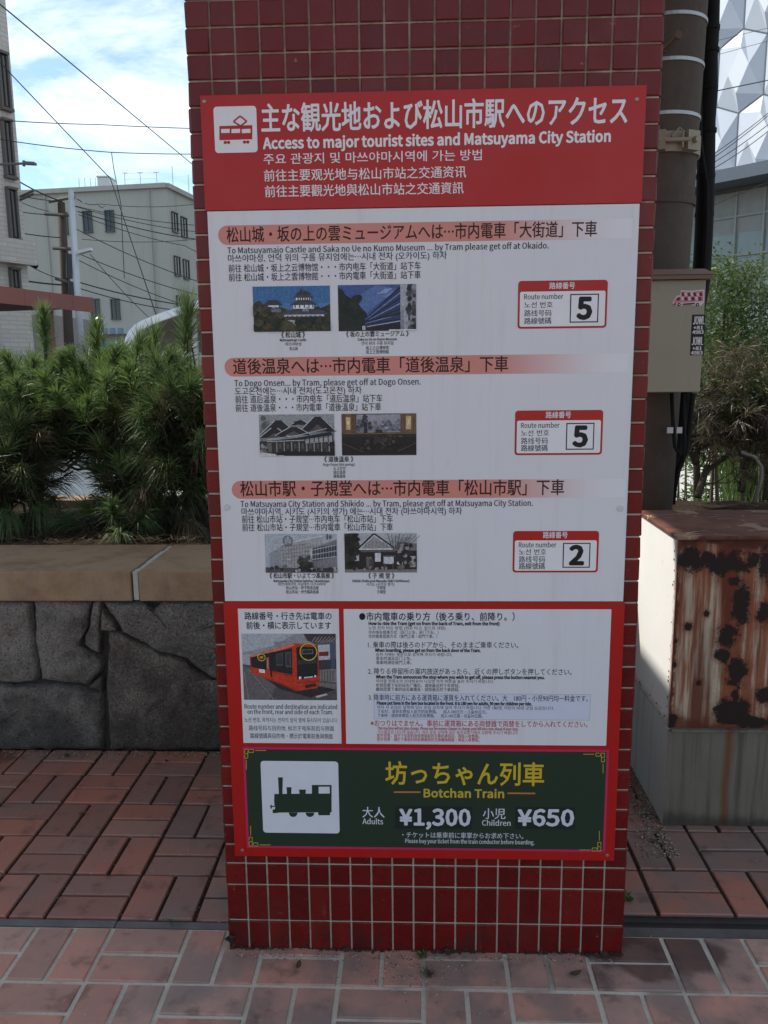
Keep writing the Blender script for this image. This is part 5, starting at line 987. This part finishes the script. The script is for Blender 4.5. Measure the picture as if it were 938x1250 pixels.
b.obox((p0+p1)/2 + n1_*.5, (p1-p0)/2 + ux1*2.5, n1_*.5, Vector((0,0,4*sp))); b.build('entrance_fascia', simple('pale_band', lin((176, 178, 176)), .6, .3), gbd)
M_bg = simple('blue_grey_panel', lin((126, 136, 168)), .4, .4)
for k in range(4): b = MB(); q = hit(128 + 9.5*k, 404.5, A, n1_); b.obox(q + n1_*1.02, ux1*3*sp, n1_*.03, Vector((0,0,3*sp))); b.build('fascia_panel', M_bg, gbd)
# white tiled tower at the left edge
wt = empty('tiled_tower', (-12, 17, 0), 'tall off white tiled building with narrow dark windows at the left edge', 'building')
E0 = at(12, 0, 20.0); E1 = at(28.5, 262, 20.0); Ex = E1.x
P1_ = Vector((Ex, 20.0, 0)); dirw = Vector((.42, .907, 0)).normalized(); P0_ = P1_ - dirw*9; nw = Vector((dirw.y, -dirw.x, 0))
m = NM('white_wall_tile', .5, .4); bk = m.n('ShaderNodeTexBrick'); bk.offset = .5; bk.inputs['Scale'].default_value = 1; bk.inputs['Brick Width'].default_value = .45; bk.inputs['Row Height'].default_value = .11; bk.inputs['Mortar Size'].default_value = .012
mpn = m.n('ShaderNodeCombineXYZ'); X_, Y__, Z_ = m.xyz(); m.set(mpn.inputs[0], Y__); m.set(mpn.inputs[1], Z_); m.set(bk.inputs['Vector'], mpn.outputs[0])
bk.inputs['Color1'].default_value = (*lin((196, 188, 180)), 1); bk.inputs['Color2'].default_value = (*lin((206, 198, 190)), 1); bk.inputs['Mortar'].default_value = (*lin((182, 174, 166)), 1)
m.col(m.mix(m.math('MULTIPLY', m.step(m.noise(1, 6, .6, m.map((.8,.8,.1))), .5, .75), .3), bk.outputs['Color'], lin((150, 138, 128)))); M_wt = m.mat
ztop = at(10, -160, 20).z; zlow = at(28, 325, 20).z
b = MB(); b.prism([P0_, P1_, P1_ - nw*9, P0_ - nw*9], (0, 0, ztop)); b.build('wall', M_wt, wt)
b = MB(); zq = at(30, 296, 20).z; b.prism([P0_ + nw*.02 + Vector((0,0,zlow)), P1_ + dirw*.03 + nw*.02 + Vector((0,0,zlow)), P1_ + dirw*.03 + nw*.32 + Vector((0,0,zlow)), P0_ + nw*.32 + Vector((0,0,zlow))], (0, 0, zq - zlow)); b.build('ledge', M_wt, wt)
for px, y0_, y1_ in ((3.5, 73, 126), (8.5, 154, 210), (14.5, 236, 288), (17, 330, 352)): window(px, (y0_+y1_)/2, 8.5, y1_-y0_, P0_, dirw, nw, wt)
b = MB()
for py_ in (240, 244): 
    q = hit(25, py_, P0_, nw); b.tube([q, q + nw*.5 + Vector((0,0,.1))], .03, 6)
b.build('bracket', M_frame, wt)
# low house wall behind the brown canopy
b = MB(); q0, q1 = at(-60, 450, 30), at(64, 450, 30); b.prism([(q0.x, 30, 0), (q1.x, 30, 0), (q1.x, 30, at(40, 384, 30).z), (q0.x, 30, at(0, 384, 30).z)], (0, 5, 0)); lw = empty('low_building', (q0.x, 30, 0), 'low plain mauve grey building under the brown canopy at left', 'building'); b.build('wall', simple('mauve_wall', lin((150, 140, 138)), .8, .2, scale=.8), lw)
b = MB(); c = at(18, 397, 29.95); b.box((c.x - .25, 29.9, c.z - .12), (c.x + .25, 29.98, c.z + .12)); b.build('vent', M_lid, lw); b = MB(); c = at(35, 400, 29.95); b.box((c.x - .07, 29.9, c.z - .3), (c.x + .07, 29.98, c.z + .3)); b.build('notice', flat((200, 200, 200)), lw)
# brown canopy
bc = empty('brown_canopy', at(72, 440, 14.5), 'flat roofed shelter with wide brown fascia at the left edge', 'canopy')
def zat(px, py, Y): return at(px, py, Y)
q0 = at(0, 349, 13.2); q1 = at(114.5, 367, 16.0); zt2 = q0.z; d12 = Vector((q1.x - q0.x, q1.y - q0.y, 0)); q0 = Vector((q0.x, q0.y, 0)) - d12*.8; q1 = Vector((q1.x, q1.y, 0)); dd = (q1 - q0); nb_ = Vector((dd.y, -dd.x, 0)).normalized()
fh = .30; M_br = simple('brown_fascia', lin((146, 92, 84)), .5, .4, var=.1, scale=2); M_brd = simple('brown_soffit', lin((96, 76, 72)), .7, .2)
b = MB()
for k in range(7):
    a_ = q0 + dd*(k/7); e_ = q0 + dd*((k+1)/7); b.prism([a_ + dd*.0008 + Vector((0,0,zt2-fh)), e_ - dd*.0008 + Vector((0,0,zt2-fh)), e_ - dd*.0008 + Vector((0,0,zt2)), a_ + dd*.0008 + Vector((0,0,zt2))], nb_*-.04)
b.build('fascia', M_br, bc)
b = MB(); b.prism([q0 - nb_*.05 + Vector((0,0,zt2-.22)), q1 - nb_*.05 + Vector((0,0,zt2-.22)), q1 - nb_*3 + Vector((0,0,zt2-.22)), q0 - nb_*3 + Vector((0,0,zt2-.22))], (0,0,.18)); b.build('roof_deck', M_brd, bc)
for t in (.83, .3):
    c = q0 + dd*t - nb_*.5; b = MB(); b.tube([(c.x, c.y, -.02), (c.x, c.y, zt2 - .22)], .11, 12); b.build('post', M_br, bc)
# arched white shelter
ws = empty('arched_shelter', at(200, 430, 12.0), 'bicycle shelter with curved roof trimmed in white beside the pillar', 'shelter')
Yw = 12.0; prof = [(155, 425), (156.5, 416), (161, 407), (168, 399.5), (178, 394), (190, 389), (205, 383.5), (222, 378), (245, 370), (275, 362), (320, 354)]
pf = [at(x, y, Yw) for x, y in prof]
b = MB(); b.prism([p + Vector((0,0,.045)) + Vector((-.045,0,0)) for p in pf] + [p + Vector((0,0,-.05)) + Vector((.045,0,0)) for p in pf[::-1]], (0, .12, 0)); b.build('roof_edge', simple('white_trim', (.72, .73, .74), .5, .3), ws)
b = MB(); n = len(pf); dep = 5
vs = [p + Vector((.03, .1, -.01)) for p in pf] + [p + Vector((.03, dep, -.01)) for p in pf]; b.add(vs, [(i, i+1, n+i+1, n+i) for i in range(n-1)])
m = NM('ribbed_sheet', .6, .3); wv = m.n('ShaderNodeTexWave', wave_type='BANDS', bands_direction='Y'); wv.inputs['Scale'].default_value = 3; m.set(wv.inputs['Vector'], m.P); m.col(m.mix(wv.outputs['Fac'], lin((110, 100, 92)), lin((146, 134, 124)))); b.build('roof_sheet', m.mat, ws, recalc=False)
b = MB(); 
b.prism([at(160, 428, Yw + dep + .3), at(330, 428, Yw + dep + .3), at(330, 385, Yw + dep + .3), at(225, 385, Yw + dep + .3), at(175, 402, Yw + dep + .3)], (0, .1, 0)); 
m = NM('ribbed_back', .6, .3); wv = m.n('ShaderNodeTexWave', wave_type='BANDS', bands_direction='Z'); wv.inputs['Scale'].default_value = 2.6; m.set(wv.inputs['Vector'], m.P); m.col(m.mix(wv.outputs['Fac'], lin((112, 104, 96)), lin((150, 140, 130)))); b.build('back_wall', m.mat, ws)
b = MB()
for px in (158, 240): c = at(px, 440, Yw + .3); b.tube([(c.x, c.y, -.02), (c.x, c.y, at(px, 424 if px < 200 else 378, Yw + .3).z)], .05, 8)
b.build('post', M_metal, ws)
# poles and lamps
def wirepole(): pass
Yp = 22.0
cp = empty('concrete_pole', at(80, 440, Yp), 'dark concrete power pole with crossarms in front of the grey building', 'utility pole')
b = MB(); t_ = at(74.5, 247, Yp); g_ = at(86, 460, Yp); b.tube([Vector((g_.x, Yp, -.02)), Vector((t_.x, Yp, t_.z))], [.16, .11], 12); b.build('shaft', M_pole, cp, smooth=True)
b = MB()
for (x0_, y0_, x1_, y1_) in ((55, 261, 84, 263), (65, 303, 87, 304), (68, 340, 90, 346), (60, 246, 92, 240)): b.tube([at(x0_, y0_, Yp - .15), at(x1_, y1_, Yp - .15)], .05, 6)
b.build('crossarm', M_frame, cp)
b = MB()
for (x_, y0_, y1_) in ((85, 310, 340), (88, 345, 365)): b.tube([at(x_, y0_, Yp - .2), at(x_, y1_, Yp - .2)], .09, 10)
b.build('transformer', simple('dark_steel', (.06, .06, .065), .5, .4), cp)
lpo = empty('street_lamp', at(95, 450, 17.0), 'silver street lamp pole with a single flat lamp head, beside the concrete pole', 'street lamp')
Yl = 17.0; b = MB(); t_ = at(86.5, 232, Yl); g_ = at(101, 455, Yl); b.tube([Vector((g_.x, Yl, -.02)), Vector(((g_.x+t_.x)/2, Yl, (t_.z)/2)), Vector((t_.x, Yl, t_.z))], [.085, .075, .062], 14); b.build('pole', simple('silver_paint', (.55, .57, .60), .45, .5, .2), lpo, smooth=True)
b = MB(); c = at(103, 306.5, Yl - .1); b.tube([at(95, 311, Yl - .1), c], .03, 8)
b.obox(c + Vector((.02,0,0)), Vector((.15,0,.035)), Vector((0,.09,0)), Vector((-.01,0,.03))); b.build('lamp_head', simple('lamp_shell', (.62, .64, .66), .4, .4), lpo)
b = MB(); b.tube([at(x, y, Yl) for x, y in ((86, 243), (92, 242), (98, 243), (104, 249))], .014, 6); b.build('bracket_arm', M_metal, lpo)
l2 = empty('garden_lamp', at(124, 430, 26), 'small lamp post with round flat shade in front of the grey building', 'lamp post'); b = MB(); t_ = at(124.5, 392, 26); b.tube([(t_.x, 26, -.02), t_], .05, 8); b.build('pole', M_frame, l2); b = MB(); c = at(121, 389.5, 26); b.tube([c + Vector((0,0,-.06)), c, c + Vector((0,0,.07))], [.13, .14, .06], 12); b.build('lamp_shade', simple('white_shade', (.7, .7, .7), .4, .4), l2)
l3 = empty('arm_lamp', at(0, 199, 16), 'small dark street lamp on a long horizontal arm high at the left edge', 'street lamp'); b = MB(); b.tube([at(-60, 203, 16), at(30, 199.5, 16)], .025, 8); c0_ = at(-60, 203, 16); b.tube([(c0_.x, 16, -.02), (c0_.x, 16, c0_.z + .3)], .08, 10); b.build('arm', M_frame, l3); b = MB(); c = at(37, 199.5, 16); b.obox(c, Vector((.11,0,-.008)), Vector((0,.07,0)), Vector((0,0,.025))); b.tube([at(29.5, 196, 16), at(29.5, 203, 16)], .03, 6); b.build('lamp_head', M_frame, l3)
# blue sign under the shelter
b = MB(); c = at(135, 424, 20); b.box((c.x - .26, 20, c.z - .10), (c.x + .26, 20.06, c.z + .12), bev=.01); bs = empty('blue_sign', (c.x, 20, 0), 'small blue and white signboard behind the pines, left of the curved shelter', 'sign'); b.build('plate', flat((40, 120, 190)), bs); b = MB(); b.box((c.x - .24, 19.985, c.z - .06), (c.x + .24, 19.998, c.z + .0)); b.build('white_stripe', flat((220, 224, 228)), bs); b = MB(); b.tube([(c.x, 20.09, -.02), (c.x, 20.09, c.z)], .03, 8); b.build('post', M_metal, bs)
# overhead wires
def wire(pts, r, label, group=None, sag=0.0):
    P = [at(*p) for p in pts]; b = MB(); q = []
    for i in range(len(P)-1):
        for k in range(8):
            t = k/8; p = P[i].lerp(P[i+1], t); p.z -= sag*4*t*(1-t); q.append(p)
    q.append(P[-1]); b.tube(q, r, 5)
    tag(b.build('overhead_wire', M_wire, recalc=False), label, 'overhead wire', group)
GW = 'overhead wires left of the pillar'
wire([(-30, -20, 9), (0, 5, 10), (232, 198, 20), (300, 252, 24)], .010, 'thick overhead wire slanting from the top left corner down to the pillar edge', GW)
wire([(-20, 58, 12), (0, 76, 13), (135, 218, 17), (193, 391, 12.05)], .010, 'overhead wire slanting past the white tower and over the rooftop tank', GW)
wire([(-20, 145, 16), (120, 152, 18), (300, 158, 21)], .010, 'upper of the two near level wires crossing the sky left of the pillar', GW, .02)
wire([(-20, 167, 16), (136, 186, 18), (300, 187, 21)], .010, 'lower of the two near level wires crossing the sky left of the pillar', GW, .03)
wire([(136.5, 186.5, 18), (139, 205, 18), (148, 250, 18.5), (152, 340, 19)], .009, 'short drop wire hanging from the lower level wire toward the grey building', GW)
GC = 'cables strung from the concrete pole'
LC = 'one of the dark cables fanning from the concrete pole past the grey building'
cl = [((86, 250), (240, 275), .010), ((92, 252), (240, 283), .010), ((95, 258), (240, 292), .014), ((90, 278), (240, 343), .012), ((97, 310), (242, 360), .012), ((97, 318), (225, 372), .012), ((98, 345), (240, 374), .017), ((97, 352), (225, 380), .014), ((93, 242), (120, 249), .012), ((100, 292), (240, 292), .008), ((96, 262), (226, 300), .010), ((110, 310), (190, 395), .010), ((122, 249), (240, 249), .008)]
for (a_, b__, r_) in cl: wire([(a_[0], a_[1], 21.6), (b__[0], b__[1], 24), (b__[0] + (b__[0]-a_[0])*.3, b__[1] + (b__[1]-a_[1])*.3, 25)], r_, LC, GC, .08)
LL = 'one of the dark cables running from the left edge to the concrete pole'
for (a_, b__, r_) in [((0, 232), (74, 246), .012), ((28, 219), (76, 246), .018), ((0, 252), (60, 262), .012), ((0, 278), (74, 290), .014), ((0, 336), (80, 348), .022), ((35, 318), (72, 340), .012), ((20, 240), (60, 258), .010)]: wire([(a_[0] - 12, a_[1] - 2, 20), (b__[0], b__[1], 21.6)], r_, LL, GC, .05)
b = MB(); b.tube([at(34, 318, 20.5), at(45, 326, 20.7)], .07, 8); tag(b.build('cable_joint', M_black), 'black cable joint sleeve hanging on a wire left of the concrete pole', 'cable joint')

# ------------------------------------------------------------------ diamond facade building on the right
df = empty('faceted_building', (20, 34, 0), 'white modern building with diamond faceted upper facade above a glass curtain wall', 'building')
g0_ = at(844, 216, 36.0); g1_ = at(938, 197.5, 33.4); ze = (g0_.z + g1_.z)/2
F0 = Vector((g0_.x, g0_.y, 0)); F1 = Vector((g1_.x, g1_.y, 0)); ud = (F1 - F0).normalized(); nd = Vector((ud.y, -ud.x, 0))
if nd.y > 0: nd = -nd
O = F0 - ud*5; 
cw, sd2, cap = 2.0, 1.1, .47
M_fac = NM('white_facet', .35, .4); M_fac.col(M_fac.mix(M_fac.noise(.5, 3), lin((196, 200, 210)), lin((210, 214, 222)))); M_fac = M_fac.mat
b = MB(); sm = MB()
def Q(u, v, h): return O + ud*u + nd*h + Vector((0, 0, ze + v))
for r in range(9):
    for k in range(14):
        u = k*cw + (cw/2 if r % 2 else 0); v = 1.02 + r*(2*sd2 + cap)
        hx = [(0, sd2 + cap), (cw*.5, sd2), (cw*.5, -sd2), (0, -sd2 - cap), (-cw*.5, -sd2), (-cw*.5, sd2)]
        P_ = [Q(u + x, v + y, 0) for x, y in hx]
        dm = [Q(u + .04, v + .86, .22), Q(u + cw*.22, v + .12, .24), Q(u - .04, v - .86, .22), Q(u - cw*.22, v - .1, .20)]
        b.add(P_ + dm, [(0,1,7,6), (1,2,7), (2,3,8,7), (3,4,9,8), (4,5,9), (5,0,6,9)]); b.add(dm, [(0,1,2,3)], 1)
        for i in (0, 1, 5): sm.tube([P_[i] + nd*.02, P_[(i+1) % 6] + nd*.02], .022, 4)
b.build('faceted_cladding', [M_fac, simple('sky_lit_facet', (.86, .87, .88), .25, .5, var=.02)], df, recalc=False); sm.build('seam', simple('seam_grey', lin((128, 132, 138)), .6, .3), df)  # kites in a brighter white, sky reflection put into the colour
b = MB(); b.prism([Q(-2, -.55, .5), Q(30, -.55, .5), Q(30, -.05, .5), Q(-2, -.05, .5)], -nd*9); b.build('eave', simple('eave_slate', lin((98, 106, 116)), .6, .3), df)
b = MB(); b.prism([Q(-2, -.7, -1), Q(30, -.7, -1), Q(30, -.56, -1), Q(-2, -.56, -1)], -nd*4); b.build('soffit', simple('olive_soffit', lin((96, 98, 88)), .7, .2), df)
m = NM('curtain_glass', .06, .6); c = m.mix(m.noise(.5, 4, .6, m.map((1, 1, .25))), lin((92, 104, 108)), lin((150, 158, 154))); m.col(c); M_cg = m.mat
b = MB(); b.prism([Q(-2, -ze, -1.2), Q(30, -ze, -1.2), Q(30, -.71, -1.2), Q(-2, -.71, -1.2)], -nd*.2); b.build('curtain_wall', M_cg, df)
b = MB(); 
for k in range(24):
    u = -1 + k*1.25; b.obox(Q(u, -(ze + .7)/2, -1.14), ud*.045, nd*.06, Vector((0, 0, (ze - .7)/2)))
for v in (-1.7, -3.3, -4.9, -6.4): b.obox(Q(14, v, -1.15), ud*16, nd*.05, Vector((0,0,.045)))
b.build('mullion', simple('mullion_grey', lin((150, 152, 148)), .5, .4), df)
b = MB(); b.prism([Q(-3, -ze, -1.45), Q(31, -ze, -1.45), Q(31, 22, -.3), Q(-3, 22, -.3)], -nd*8); b.build('core_wall', M_conc, df)
GR = 'overhead wires right of the pillar'
wire([(800, 127, 9), (870, 112, 10), (938, 98, 11), (1000, 86, 12)], .007, 'single dark wire rising to the right across the diamond facade', GR)
LR = 'one of the dark cables rising right together across the lower diamond facade'
for a_, b__ in (((840, 208), (938, 138)), ((842, 212), (938, 141)), ((845, 214), (938, 152)), ((860, 212), (938, 160))): wire([(a_[0], a_[1], 10), (b__[0], b__[1], 12), (1000, b__[1] - 44, 13)], .006, LR, GR, .03)
wire([(850, 56, 12), (938, 34, 13), (980, 24, 14)], .0035, 'upper hair thin wire across the diamond facade', GR)
wire([(850, 74, 12), (938, 50, 13), (980, 38, 14)], .0035, 'lower hair thin wire across the diamond facade', GR)
wire([(872, 250, 12), (938, 222, 12.5), (980, 204, 13)], .006, 'dark wire rising to the right under the slate eave', GR)
